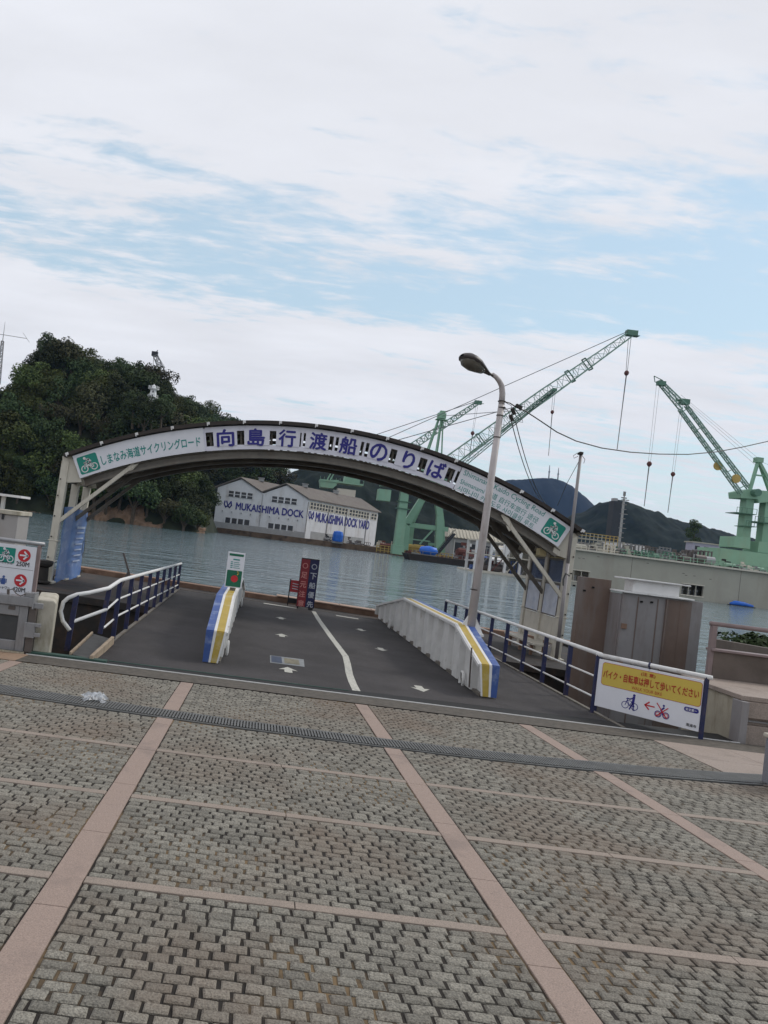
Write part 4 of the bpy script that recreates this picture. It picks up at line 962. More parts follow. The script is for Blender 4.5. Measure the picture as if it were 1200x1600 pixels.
# ------------------------------------------------------------------ left hand gate, sign, block, cabinet
GY0 = 10.32
def XZ(x, y, Y=GY0): p = P(x, y, Y); return p.x, p.z
gt = thing('flood_gate', 'grey steel gate leaf with a dark inset panel below the direction sign', 'gate', (-3.4, GY0, pz(GY0)))
xr = P(40, 985, GY0).x; zt_ = P(20, 945, GY0).z; zb_ = pz(GY0) + .01
mb = MB(); xl = xr - 1.6; fx = .12
mb.bx(xr - fx, xr, GY0, GY0 + .08, zb_, zt_); mb.bx(xl, xl + fx, GY0, GY0 + .08, zb_, zt_); mb.bx(xl + fx, xr - fx, GY0, GY0 + .08, zt_ - .14, zt_); mb.bx(xl + fx, xr - fx, GY0, GY0 + .08, zb_, zb_ + .14)
mb.build('frame', M['greysteel'], gt, bevel=.008)
mb = MB(); mb.bx(xl + fx, xr - fx, GY0 + .03, GY0 + .05, zb_ + .14, zt_ - .14); mb.build('inset_panel', M['darkpanel'], gt)
mb = MB(); p = P(18, 950, GY0); mb.bx(p.x - .04, p.x + .05, GY0 - .012, GY0, p.z - .02, p.z + .03); mb.build('plate', M['brownsteel'], gt)
mb = MB(); xs_ = P(58, 935, GY0).x; zz0, zz1 = P(30, 945, GY0).z + .02, P(30, 928, GY0).z
mb.bx(xl, xs_ - .04, GY0 - .05, GY0 + .10, zt_ + .006, zt_ + .13); mb.build('top_beam', M['greysteel'], gt, bevel=.006)
mb = MB(); mb.bx(xs_ - .17, xs_ - .045, GY0 - .03, GY0 + .12, zt_ + .132, zt_ + .19); mb.bx(xs_ - .04, xs_ - .015, GY0 - .06, GY0 + .12, zt_ - .02, zt_ + .20); mb.bar((xs_ - .015, GY0 - .02, zt_ + .03), (xs_ + .10, GY0 - .02, zt_ + .03), .05, .07); mb.build('latch_bracket', M['greysteel'], gt, bevel=.004)
mb = MB(); mb.tube([(P(13, 920, GY0).x, GY0 - .04, zt_ + .18)] + [P(x, y, GY0 - .05) for x, y in ((20, 920), (25, 927), (32, 931), (40, 928))], .007, 5); mb.bar((P(13, 928, GY0).x, GY0, zt_ + .13), (P(13, 921, GY0).x, GY0, zt_ + .20), .03); mb.build('chain', M['brownsteel'], gt)
mb = MB(); xp = P(46, 985, GY0).x; mb.bx(xr + .006, xp + .055, GY0 + .01, GY0 + .12, zb_, zt_); mb.build('hinge_post', M['brownsteel'], gt, bevel=.006)
mb = MB(); p = P(48, 985, GY0 - .05); mb.bx(p.x - .09, p.x + .05, GY0 - .06, GY0 - .005, p.z - .10, p.z + .10); mb.bx(p.x + .05, p.x + .12, GY0 - .06, GY0 - .005, p.z + .05, p.z + .10); mb.bx(p.x + .05, p.x + .12, GY0 - .06, GY0 - .005, p.z - .08, p.z - .03); mb.build('hinge_bracket', M['greysteel'], gt, bevel=.005)
cbk = thing('concrete_block', 'pale cream concrete gate pier beside the left handrail', 'gate pier', (-2.75, 10.5, -.5))
a0, a1 = P(53, 985, 10.42).x, P(84, 985, 10.42).x; zt3 = P(70, 937, 10.42).z
mb = MB(); pts_ = [(a0 - .02, 10.42, -1.9), (a1 - .03, 10.42, -1.9), (a1 - .01, 10.42, zt3 - .03), (a1 - .05, 10.42, zt3), (a0 - .02, 10.42, zt3 - .01)]
mb.prism(pts_, (-.22, .95, 0)); mb.build('pier', M['concretepale'], cbk, bevel=.02)
# direction sign
DY = 10.7
ds = thing('direction_sign', 'white sign with red arrows reading 250M and 420M behind the left gate', 'sign', (-3.4, DY, -.4))
xR = P(54, 890, DY).x; zT = P(30, 852, DY).z + .0; zB = P(20, 928, DY).z - .06
xL = xR - 1.05; Mx = FRONT(xL, DY - .014, zB); hS = zT - zB; wS = xR - xL
mb = MB(); mb.bx(xL, xR, DY - .01, DY + .01, zB, zT); bd = mb.build('board', M['signclean'], ds, bevel=.003)
pxm = lambda x, y: (P(x, y, DY).x - xL, P(x, y, DY).z - zB)
mb = MB()
for cx_, cy_ in ((38.5, 868), (32.5, 907)): mb.disc(pxm(cx_, cy_), .088, Mx)
mb.build('red_disc', M['red'], bd)
mb = MB(); Mx2 = FRONT(xL, DY - .018, zB)
for cx_, cy_ in ((38.5, 868), (32.5, 907)):
    c = pxm(cx_, cy_); mb.stroke([(c[0] - .055, c[1]), (c[0] + .045, c[1])], .022, Mx2); mb.stroke([(c[0] + .0, c[1] + .05), (c[0] + .052, c[1]), (c[0], c[1] - .05)], .022, Mx2)
mb.build('white_arrow', M['signclean'], bd)
mb = MB(); c = pxm(10, 867); mb.rrect(c[0] - .125, c[0] + .125, c[1] - .105, c[1] + .105, .015, Mx); mb.build('emblem_panel', M['green'], bd)
mb = MB(); cyclist(mb, FRONT(xL + c[0], DY - .018, zB + c[1]), .24, .07); mb.build('bicycle_emblem', M['signclean'], bd)
for s_, x, y, w_, h_ in (('250M', 36, 881.5, .18, .062), ('420M', 29.5, 921, .18, .062), ('レンタサイクル', 5, 878, .27, .042), ('シャワー', 7, 918, .16, .042)):
    c = pxm(x, y); mb = MB(); put_text(mb, s_, w_, h_, Mx @ Matrix.Translation((c[0], c[1], 0)), .012); mb.build('black_lettering', M['black'], bd)
mb = MB(); c = pxm(5.5, 907); mb.disc((c[0], c[1] + .055), .018, Mx); mb.rrect(c[0] - .03, c[0] + .03, c[1] - .05, c[1] + .035, .01, Mx); mb.rrect(c[0] - .047, c[0] - .034, c[1] - .03, c[1] + .03, .005, Mx); mb.rrect(c[0] + .034, c[0] + .047, c[1] - .03, c[1] + .03, .005, Mx); mb.build('shower_pictogram', M['stripeblue'], bd)
mb = MB(); c = pxm(24, 888); mb.rrect(.01, wS - .01, c[1] - .003, c[1] + .003, .001, Mx); mb.build('divider_line', M['greysteel'], bd)
mb = MB(); mb.tube([(xL - .1, DY + .02, zT + .05), (xR + .09, DY + .02, zT + .05)], .032, 10); mb.build('top_rail', M['greysteel'], ds, smooth=True)
mb = MB(); mb.bx(xR + .004, xR + .05, DY - .01, DY + .05, -1.9, zT + .03); mb.bx(xL - .05, xL - .004, DY - .01, DY + .05, -1.9, zT + .03); mb.build('post', M['mauve'], ds, bevel=.004)
CY = 12.6
cb2 = thing('control_cabinet', 'grey steel control cabinet standing behind the direction sign at the left edge', 'cabinet', (-4.4, CY, -.4))
xR2 = P(27, 820, CY).x; zT2 = P(20, 798, CY).z
mb = MB(); mb.bx(xR2 - .95, xR2, CY, CY + .6, -.9, zT2 - .07); mb.build('body', M['cabinet'], cb2, bevel=.01)
mb = MB(); mb.bx(xR2 - 1.0, xR2 + .03, CY - .04, CY + .64, zT2 - .068, zT2); mb.build('lid', M['concretepale'], cb2, bevel=.008)
mb = MB(); mb.bx(xR2 - 1.2, xR2 - .12, CY + .4, CY + .9, zT2 + .22, zT2 + .26); mb.bar((xR2 - .5, CY + .65, zT2), (xR2 - .5, CY + .65, zT2 + .22), .06); mb.build('canopy_plate', M['white'], cb2)
mb = MB(); p = P(5, 807, CY); mb.box((p.x, CY - .012, p.z), (.035, .024, .09)); mb.build('lock_handle', M['black'], cb2)
# left quay behind the gate (cabinet stands on it)
mb = MB(); mb.bx(-14, -3.75, 10.75, 14.2, -5, -.42); struct(mb.build('quay_landing', M['concrete']))
# litter
mb = MB(); rn = random.Random(8); vs = []; c = V((-1.50, 7.80, pz(7.80) + .035)); n_ = 13
for j in range(n_):
    for i in range(n_):
        u_, v_ = i / (n_ - 1) - .5, j / (n_ - 1) - .5
        vs.append((c.x + u_ * .27 * (1 - .5 * abs(v_)) + rn.uniform(-.022, .022), c.y + v_ * .19 + rn.uniform(-.02, .02), c.z - .02 + max(0, .09 * (1 - 2.2 * (u_ * u_ + v_ * v_))) * rn.uniform(.1, 1.1)))
mb.add(vs, [(j * n_ + i, j * n_ + i + 1, (j + 1) * n_ + i + 1, (j + 1) * n_ + i) for j in range(n_ - 1) for i in range(n_ - 1)])
tag(mb.build('plastic_bag', M['plastic'], smooth=False), 'crumpled clear plastic bag lying on the drain grating', 'litter')

#FAR
# ------------------------------------------------------------------ hills and shores
def fbm(x, y, z=0.0, o=4):
    v = 0; a = 1.0
    for k in range(o): v += a * mnoise.noise(V((x, y, z + 7.3 * k))); x *= 2.03; y *= 2.03; a *= .5
    return v
def interp(pr, x):
    if x <= pr[0][0]: return pr[0][1]
    for (a, b), (c, d) in zip(pr, pr[1:]):
        if a <= x <= c: return b + (d - b) * (x - a) / (c - a)
    return pr[-1][1]
def ridge(name, prof_px, Y, depth, nx, ny, mat_, rough, freq, drop=0.0, base=-2.2, front=1.0, lab=None):
    pr = sorted((P(x, y, Y).x, P(x, y, Y).z - drop) for x, y in prof_px)
    x0, x1 = pr[0][0], pr[-1][0]; vs = []; fs = []
    for j in range(ny + 1):
        s = -1 + 2 * j / ny
        for i in range(nx + 1):
            x = x0 + (x1 - x0) * i / nx; h = interp(pr, x) - base
            sh = max(0, 1 - abs(s) ** 1.6) if s < 0 else max(0, 1 - abs(s) ** 2)
            z = base + h * sh
            k = min(1, 3 * sh)
            z += rough * fbm(x * freq, (Y + s * depth) * freq, Y, 4) * k * (.5 if abs(s) < .06 else 1)
            vs.append((x, Y + s * depth * (front if s < 0 else 1), z))
    for j in range(ny):
        for i in range(nx): a = j * (nx + 1) + i; fs.append((a, a + 1, a + nx + 2, a + nx + 1))
    mb = MB(); mb.add(vs, fs); o = mb.build(name, mat_, smooth=True); struct(o); return o, pr
# far blue mountain, right hill, ridge behind the cranes
ridge('far_mountain', [(600, 880), (690, 800), (740, 775), (800, 752), (822, 749), (848, 745.5), (868, 748), (880, 752), (892, 760), (905, 774), (918, 788), (932, 803), (980, 845), (1100, 930)], 3000, 380, 220, 40, M['hillfar'], 14, .01)
ridge('right_hill', [(700, 880), (860, 832), (900, 812), (925, 799), (945, 787), (965, 782), (985, 786), (1005, 796), (1030, 808), (1055, 816), (1085, 823), (1125, 832), (1200, 850), (1300, 890)], 1100, 200, 260, 60, M['hillgreen'], 7, .03)
ridge('near_ridge', [(380, 815), (425, 765), (450, 744), (470, 733), (500, 723), (530, 724), (556, 740), (580, 742), (600, 756), (640, 757), (690, 778), (730, 795), (770, 815), (860, 858), (930, 900)], 760, 140, 260, 60, M['hillgreen'], 6, .045)
# wooded island on the left
HY = 300
sky_px = [(-90, 634), (-30, 622), (0, 616), (30, 620), (50, 606), (64, 558), (78, 540), (100, 538), (122, 545), (142, 562), (170, 574), (205, 578), (230, 583), (250, 598), (272, 608), (288, 628), (302, 656), (316, 700), (328, 755), (337, 800), (346, 838)]
sky2_px = [(190, 720), (240, 660), (280, 630), (300, 632), (330, 650), (365, 664), (400, 690), (430, 725), (446, 755), (456, 800), (468, 850)]
isl, ipr = ridge('island_hill', sky_px, HY, 48, 150, 40, M['soil'], 3.0, .05, drop=8.0)
HY2 = 460
isl2, ipr2 = ridge('island_hill_rear', sky2_px, HY2, 60, 110, 36, M['soil'], 3.0, .05, drop=9.0)
def hill_z(x, s, pr=None):
    h = interp(pr or ipr, x) + 2.2; return -2.2 + h * (max(0, 1 - abs(s) ** 1.6) if s < 0 else max(0, 1 - s * s))
# shoreline rocks and cliff
mb = MB(); rn = random.Random(21); n = 110; vs = []; fs = []
xa, xb = P(-60, 790, 255).x, P(322, 832, 262).x
for i in range(n + 1):
    x = xa + (xb - xa) * i / n; cl = math.exp(-((x - P(190, 815, 255).x) / 13) ** 2)
    for j in range(7):
        t = j / 6; hgt = 1.4 + 7.0 * cl * (.8 + .3 * fbm(x * .3, 0, 3))
        y = 252 + 6 * t ** (2 if cl > .3 else 1) + 1.8 * fbm(x * .15, t * 2, 5) + (1 - cl) * 5 * t
        vs.append((x + .5 * fbm(x, t * 4, 8), y, -2.2 + (hgt + .6) * t ** .8 + .4 * fbm(x * .6, t * 5, 2)))
for i in range(n):
    for j in range(6): a = i * 7 + j; fs.append((a, a + 7, a + 8, a + 1))
mb.add(vs, fs); struct(mb.build('rocky_shore', M['rock']))
# trees
def tree_mesh(seed, leaf):
    rn = random.Random(seed); mb = MB()
    mb.cm = 0
    cen = [((0, 0, .62), .36)]
    for k in range(9):
        a = rn.uniform(0, 6.28); rr = rn.uniform(.22, .42); cen.append(((rr * math.cos(a), rr * math.sin(a), rn.uniform(.40, .80)), rn.uniform(.16, .28)))
    for k in range(3): cen.append(((rn.uniform(-.2, .2), rn.uniform(-.2, .2), rn.uniform(.80, .95)), rn.uniform(.12, .2)))
    leaf_cloud(mb, cen, 2600, .030, rn, core=.72)
    mb.cm = 1; mb.tube([(0, 0, -.3), (.01, .01, .25), (.0, .02, .55)], [.05, .04, .015], 6)
    for k in range(4):
        a = rn.uniform(0, 6.28); mb.tube([(0, 0, .2), (.16 * math.cos(a), .16 * math.sin(a), .4), (.3 * math.cos(a), .3 * math.sin(a), .6)], [.025, .015, .006], 5)
    me = bpy.data.meshes.new('island_tree'); me.from_pydata(mb.v, [], mb.f); me.materials.append(M[leaf]); me.materials.append(M['bark'])
    me.polygons.foreach_set('material_index', mb.m); me.update(); return me
TM = {'dark': [tree_mesh(40 + k, 'leafA') for k in range(4)], 'olive': [tree_mesh(60 + k, 'leafB') for k in range(3)], 'brown': [tree_mesh(80 + k, 'leafC') for k in range(2)]}
TL = {'dark': ('dark evergreen tree in the wood covering the island hill', 'dark trees on the island hill'), 'olive': ('lighter olive green tree in the wood covering the island hill', 'olive trees on the island hill'), 'brown': ('brownish green tree in the wood covering the island hill', 'brownish trees on the island hill')}
rn = random.Random(77); cnt = 0; placed = []
def add_tree(x, y, z, sz, kind):
    global cnt
    o = bpy.data.objects.new('island_tree', rn.choice(TM[kind])); COL.objects.link(o)
    o.location = (x, y, z); o.rotation_euler = (rn.uniform(-.08, .08), rn.uniform(-.08, .08), rn.uniform(0, 6.28)); o.scale = (sz * rn.uniform(.9, 1.2), sz * rn.uniform(.9, 1.2), sz * rn.uniform(.85, 1.15))
    tag(o, TL[kind][0], 'tree', TL[kind][1]); cnt += 1
xlo, xhi = P(-60, 700, HY).x, P(338, 800, HY).x
rows = [(-.97, 20), (-.86, 22), (-.74, 24), (-.62, 26), (-.50, 27), (-.38, 27), (-.25, 27), (-.12, 28), (.0, 26)]
lh = P(238, 620, 262)
for s, k in rows:
    for i in range(k):
        x = xlo + (xhi - xlo) * (i + .5 + rn.uniform(-.4, .4)) / k; ss = s + rn.uniform(-.05, .05)
        h = interp(ipr, x)
        if h < 5: continue
        y = HY + ss * 48; z = hill_z(x, ss) - 1.0
        u = 418 + 1200 * x / y * .992
        if s < -.9 and abs(x - P(190, 815, 255).x) < 14: z += 3
        if x > P(322, 800, y).x: continue
        big_ = 8.5 + 7 * rn.random() ** 1.6
        if h < 16: big_ *= .8
        if abs(x - lh.x) < 5.5 and y < 275 and z + big_ * .95 > lh.z - 1: continue
        r_ = rn.random(); kd = 'dark' if r_ < .60 else ('olive' if r_ < .84 else 'brown')
        if x < P(70, 700, y).x and ss < -.35 and r_ > .35: kd = 'olive'
        add_tree(x, y, z, big_, kd)
xlo, xhi = P(230, 700, HY2).x, P(456, 790, HY2).x
for s, k in [(-.9, 12), (-.7, 13), (-.5, 14), (-.3, 14), (-.12, 14), (.02, 14)]:
    for i in range(k):
        x = xlo + (xhi - xlo) * (i + .5 + rn.uniform(-.4, .4)) / k; ss = s + rn.uniform(-.06, .06)
        if interp(ipr2, x) < 6: continue
        r_ = rn.random(); kd = 'dark' if r_ < .7 else ('olive' if r_ < .85 else 'brown')
        add_tree(x, HY2 + ss * 60, hill_z(x, ss, ipr2) - 1.0, 11 + 6 * rn.random(), kd)
for dx, dy, tz, sz in ((-2.6, -4, 1.0, 9), (1.6, -5, .2, 9), (4.6, -2, 1.8, 10), (-5.2, -1, 2.0, 10), (-.5, -7, -3.5, 10)):
    add_tree(P(238, 628, 266).x + dx, 263 + dy * .6, P(238, 628, 266).z + tz - sz * .95, sz, 'dark')
# lighthouse on the slope
p = P(237.5, 628, 266); q = P(241, 600, 266)
lt_ = thing('lighthouse', 'small white lighthouse tower standing among the trees on the island hill', 'lighthouse', tuple(p))
Hh = q.z - p.z
mb = MB(); mb.lathe([(1.25, -7), (1.2, Hh * .42), (1.0, Hh * .70)], c=tuple(p), n=8); mb.build('tower', M['lhwhite'], lt_)
mb = MB()
for z in (Hh * .22, Hh * .70): mb.lathe([(1.95, z), (1.95, z + .18)], c=tuple(p), n=8)
mb.build('gallery', M['lhwhite'], lt_)
mb = MB()
for z in (Hh * .22, Hh * .70):
    for k in range(8):
        a = math.pi * k / 4; mb.bar(p + V((1.85 * math.cos(a), 1.85 * math.sin(a), z)), p + V((1.85 * math.cos(a), 1.85 * math.sin(a), z + 1)), .09)
        b = math.pi * (k + 1) / 4; mb.bar(p + V((1.85 * math.cos(a), 1.85 * math.sin(a), z + 1)), p + V((1.85 * math.cos(b), 1.85 * math.sin(b), z + 1)), .09)
mb.build('gallery_rail', M['lhwhite'], lt_)
mb = MB(); mb.lathe([(.7, Hh * .72), (.7, Hh * .86), (.8, Hh * .87), (.1, Hh * .97), (.05, Hh)], c=tuple(p), n=10); mb.build('lantern', M['lhwhite'], lt_)
mb = MB(); mb.box((p.x, p.y - 1.1, p.z + Hh * .33), (.5, .3, .8)); mb.box((p.x + .1, p.y - 1.05, p.z + Hh * .55), (.4, .3, .7)); mb.build('window', M['shedwin'], lt_)

# ------------------------------------------------------------------ lattice helper
def lattice(mb, p, q, w0, h0, w1, h1, n, cr, br, up=(0, 0, 1)):
    p = V(p); q = V(q); d = (q - p).normalized(); sx = d.cross(V(up)).normalized(); su = sx.cross(d)
    pt = lambda t, i, j: p.lerp(q, t) + sx * (i * (w0 + (w1 - w0) * t) / 2) + su * (j * (h0 + (h1 - h0) * t) / 2)
    cs_ = [(-1, -1), (1, -1), (1, 1), (-1, 1)]
    for i, j in cs_: mb.bar(pt(0, i, j), pt(1, i, j), cr)
    for k in range(n):
        t0, t1 = k / n, (k + 1) / n
        for a in range(4):
            i, j = cs_[a]; i2, j2 = cs_[(a + 1) % 4]
            if k % 2: mb.bar(pt(t0, i, j), pt(t1, i2, j2), br)
            else: mb.bar(pt(t0, i2, j2), pt(t1, i, j), br)
            mb.bar(pt(t1, i, j), pt(t1, i2, j2), br)
def rope(mb, a, b, r=.09): mb.tube([a, b], r, 5)
def hookset(t, top, ball, end, sep=.5, r=.10, s=1.0):
    mb = MB(); rope(mb, top + V((-sep, 0, 0)), ball + V((-.25, 0, 0)), r); rope(mb, top + V((sep, 0, 0)), ball + V((.25, 0, 0)), r); mb.build('hoist_rope', M['cable'], t)
    mb = MB(); mb.lathe([(.2 * s, -1.1 * s), (.75 * s, -.5 * s), (.95 * s, .1 * s), (.7 * s, .7 * s), (.3 * s, 1.0 * s)], c=tuple(ball), n=10); hb = mb.build('hook_block', M['hook'], t)
    mb = MB(); mb.tube([ball + V((0, 0, -1.0 * s)), ball.lerp(end, .5), end], [.24 * s, .17 * s, .15 * s], 6); mb.build('sling', M['cable'], hb)
def quadbox(mb, pxs, Y, dY):
    mb.prism([P(x, y, Y) for x, y in pxs], (0, dY, 0))

# ------------------------------------------------------------------ dock shed
SYY = 332
sh = thing('dock_shed', 'white twin gabled dock shed with brown roof and blue company lettering by the water', 'shed', tuple(P(475, 838, SYY)))
A = P(337, 790, SYY); B = P(478, 810, SYY)
zE = 17.6; zG = .2
xA, xB = A.x, B.x; wG = (xB - xA) / 2; zR = P(380, 748, SYY).z
dirS = (P(590, 800, 378) - P(478, 800, SYY)); dirS.z = 0; LS = dirS.length; dirS.normalize()
mb = MB()
fr = [(xA, SYY, zG), (xB, SYY, zG), (xB, SYY, zE - .3), (xA + 1.5 * wG, SYY, zR - .5), (xA + wG, SYY, zE - .3), (xA + .5 * wG, SYY, zR - .3), (xA, SYY, zE - .1)]
mb.prism([V(p) for p in fr], dirS * LS); mb.build('wall', M['shedwall'], sh)
mb = MB(); mb.prism([V(p) + V((-.06, -.25, 0)) for p in [(xA, SYY, zG - 1), (xB + .3, SYY, zG - 1), (xB + .3, SYY, zG + 2.6), (xA, SYY, zG + 2.6)]], dirS * .2); mb.build('plinth', M['shedbase'], sh)
for g in (0, 1):
    x0 = xA + g * wG; mb = MB(); o_ = dirS * -1.0
    l0, rr, r0 = V((x0 - (1.2 if g == 0 else 0), SYY, zE + (-.5 if g == 0 else .1))), V((x0 + wG / 2, SYY, zR + (.2 if g == 0 else 0))), V((x0 + wG + (1.0 if g else 0), SYY, zE + (.1 if g == 0 else -.45)))
    for a, b in ((l0, rr), (rr, r0)):
        mb.prism([a + o_, b + o_, b + o_ + V((0, 0, .45)), a + o_ + V((0, 0, .45))], dirS * (LS + 2))
    ro = mb.build('roof', M['shedroof'], sh)
    for k in range(2):
        c = rr + dirS * (LS * (.22 + .42 * k)); mb = MB(); mb.box((c.x, c.y, c.z + .9), (2.4, 2.0, 1.3)); mb.box((c.x, c.y, c.z + 1.7), (3.0, 2.6, .3)); mb.build('roof_vent', M['shedbase'], ro)
def shed_px(x, y): p = P(x, y, SYY); return p.x, p.z
def front_window(x0, y0, x1, hpx, cols, rws):
    a = shed_px(x0, y0); b = (shed_px(x1, y0 + (x1 - x0) * .125)[0], a[1] - hpx * SYY / 1200)
    mb = MB(); mb.bx(a[0], b[0], SYY - .22, SYY - .03, b[1], a[1]); fw_ = mb.build('window', M['shedwin'], sh)
    mb = MB(); n = cols
    for k in range(n + 1):
        x = a[0] + (b[0] - a[0]) * k / n; mb.bx(x - .3, x + .3, SYY - .30, SYY - .23, b[1], a[1])
    for k in range(1, rws): z = b[1] + (a[1] - b[1]) * k / rws; mb.bx(a[0], b[0], SYY - .27, SYY - .225, z - .12, z + .12)
    mb.build('window_frame', M['shedwall'], fw_)
front_window(357, 766.5, 396, 8.8, 4, 2); front_window(424.5, 775, 465, 9, 4, 2)
front_window(351.5, 808, 391, 8.5, 4, 1); front_window(418.5, 817, 459, 9, 4, 1)
mb = MB(); c = shed_px(421.5, 797); put_text(mb, 'MUKAISHIMA DOCK', P(475, 800, SYY).x - P(368, 800, SYY).x, 3.0, FRONT(c[0], SYY - .12, c[1]), .034); mb.build('lettering', M['navy'], sh)
def dock_logo(mb, Mx, s):
    mb.stroke([(-.45 * s, .42 * s), (-.5 * s, .0), (-.25 * s, -.42 * s), (.1 * s, -.1 * s), (.42 * s, .45 * s)], .17 * s, Mx)
    mb.stroke([(-.2 * s, .45 * s), (.05 * s, -.25 * s), (.3 * s, -.42 * s), (.52 * s, -.1 * s), (.42 * s, .45 * s)], .17 * s, Mx, .03)
mb = MB(); c = shed_px(356, 788); dock_logo(mb, FRONT(c[0], SYY - .12, c[1]), 3.1); mb.build('company_emblem', M['navy'], sh)
mb = MB(); mb.bx(xA + wG - .15, xA + wG + .15, SYY - .3, SYY - .02, zG + 2.8, zE - .6); mb.build('downpipe', M['shedbase'], sh)
for k in range(9):
    x = xA + 3 + k * 4.1; mb = MB(); mb.bx(x, x + .35, SYY - .6, SYY - .02, 7.4, 7.9); mb.build('wall_bracket', M['grey'], sh)
# side wall features: origin at corner, u along dirS
nS = V((dirS.y, -dirS.x, 0))
if nS.x < 0: nS = -nS
def SM(u, z, off): o = V((xB, SYY, 0)) + dirS * u + nS * off; return frame((o.x, o.y, z), dirS, (0, 0, 1))
for u0, u1 in ((1.5, 17), (18, 27), (28, 43), (44.5, 49)):
    u0, u1 = u0 / 50 * LS, u1 / 50 * LS
    mb = MB(); mb.add([(u0, 13.2, .08), (u1, 13.2, .08), (u1, 16.2, .08), (u0, 16.2, .08)], [(0, 1, 2, 3)], SM(0, 0, 0)); wn = mb.build('window', M['shedwin'], sh)
    mb = MB(); n = max(2, round((u1 - u0) / 2.4))
    for k in range(n + 1): x = u0 + (u1 - u0) * k / n; mb.bx(x - .28, x + .28, 13.2, 16.2, .10, .2, SM(0, 0, 0))
    for k in range(3): mb.bx(u0, u1, 13.05 + 1.5 * k, 13.4 + 1.5 * k, .1, .18, SM(0, 0, 0))
    mb.build('window_frame', M['cream'], wn)
mb = MB(); put_text(mb, 'MUKAISHIMA DOCK YARD', LS * .76, 3.9, SM(LS * .50, 10.2, .1), .04); mb.build('lettering', M['navy'], sh)
mb = MB(); dock_logo(mb, SM(LS * .06, 10.6, .1), 3.6); mb.build('company_emblem', M['navy'], sh)
mb = MB(); mb.bx(LS * .08, LS * .82, zG, 3.6, .03, .06, SM(0, 0, 0)); mb.build('loading_door', M['shedbase'], sh)
for u0 in (.0, .27, .52, .83): mb = MB(); mb.bx(LS * u0 + .2, LS * u0 + .5, zG, 16, .12, .3, SM(0, 0, 0)); mb.build('downpipe', M['grey'], sh)
# ------------------------------------------------------------------ quay and dock apron
mb = MB(); a = P(300, 820, 334).x
mb.prism([(a - 12, 338, -4), (P(470, 840, 322).x, 322, -4), (P(600, 860, 318).x, 318, -4), (P(1100, 900, 300).x, 300, -4), (P(1200, 900, 420).x, 520, -4), (a - 12, 520, -4)], (0, 0, 4.3)); struct(mb.build('quay', M['quay']))
def clutter(name, label, cat, mats, pxr, Y, seed, n, group=None, zb=None):
    """dockside heap: boxes, pipes and frames standing together"""
    rn = random.Random(seed); x0, y0, x1, y1 = pxr; a = P(x0, y1, Y); b = P(x1, y0, Y)
    t = thing(name, label, cat, tuple(P((x0 + x1) / 2, y1, Y)), group)
    zb_ = zb if zb is not None else min(a.z, P(x1, y1, Y).z); H_ = abs(P(x0, y0, Y).z - a.z); W_ = b.x - a.x
    for k in range(n):
        mb = MB(); mb_w = W_ * rn.uniform(.08, .28); mh = H_ * rn.uniform(.25, 1.0); cx_ = a.x + rn.uniform(.1, .9) * W_; cy_ = Y + rn.uniform(-1, 3)
        r_ = rn.random()
        if r_ < .55:
            for i in range(rn.randint(2, 5)): mb.box((cx_ + rn.uniform(-.5, .5) * mb_w, cy_ + i * .6, zb_ + mh * (i + .5) / 5), (mb_w * rn.uniform(.4, 1), .55, mh / 5.2))
            nm = 'crate_stack'
        elif r_ < .8:
            for i in range(4): mb.bar((cx_ + i * .8, cy_, zb_), (cx_ + i * .8, cy_, zb_ + mh), .25)
            for z in (.35, .95): mb.bar((cx_, cy_, zb_ + mh * z), (cx_ + 2.4, cy_, zb_ + mh * z), .2)
            nm = 'frame'
        else:
            mb.tube([(cx_ - mb_w, cy_, zb_ + mh * .4), (cx_ + mb_w, cy_, zb_ + mh * .4)], mh * .2 + .2, 10); nm = 'drum'
        mb.build(nm, M[rn.choice(mats)], t)
    return t
# blue tank by the shed and blue tarpaulin bundle on a barge
def tank(label, px, Y, r, h, mtl, name='covered_load'):
    p = P(px[0], px[1], Y); t = thing(name, label, 'load', tuple(p))
    mb = MB(); mb.lathe([(r * .92, 0), (r, h * .15), (r * 1.02, h * .6), (r * .85, h * .92), (r * .3, h)], c=tuple(p), n=12); mb.build('cover', M[mtl], t)
    mb = MB(); mb.bx(p.x - r, p.x + r, p.y - r * .7, p.y + r * .7, p.z - .8, p.z); mb.build('pallet', M['grey'], t)
tank('bright blue covered tank standing on the quay beside the white shed', (527, 846, ), 320, 2.2, 4.4, 'tarp')
clutter('dockside_stack', 'dark stack of machinery against the side wall of the white shed', 'machinery', ['black', 'grey', 'rustred'], (503, 833, 522, 845), 324, 3, 8)
clutter('dockside_stack', 'dark heap of gear on the quay right of the blue tank', 'machinery', ['black', 'grey', 'brownsteel'], (538, 838, 575, 850), 324, 4, 12)
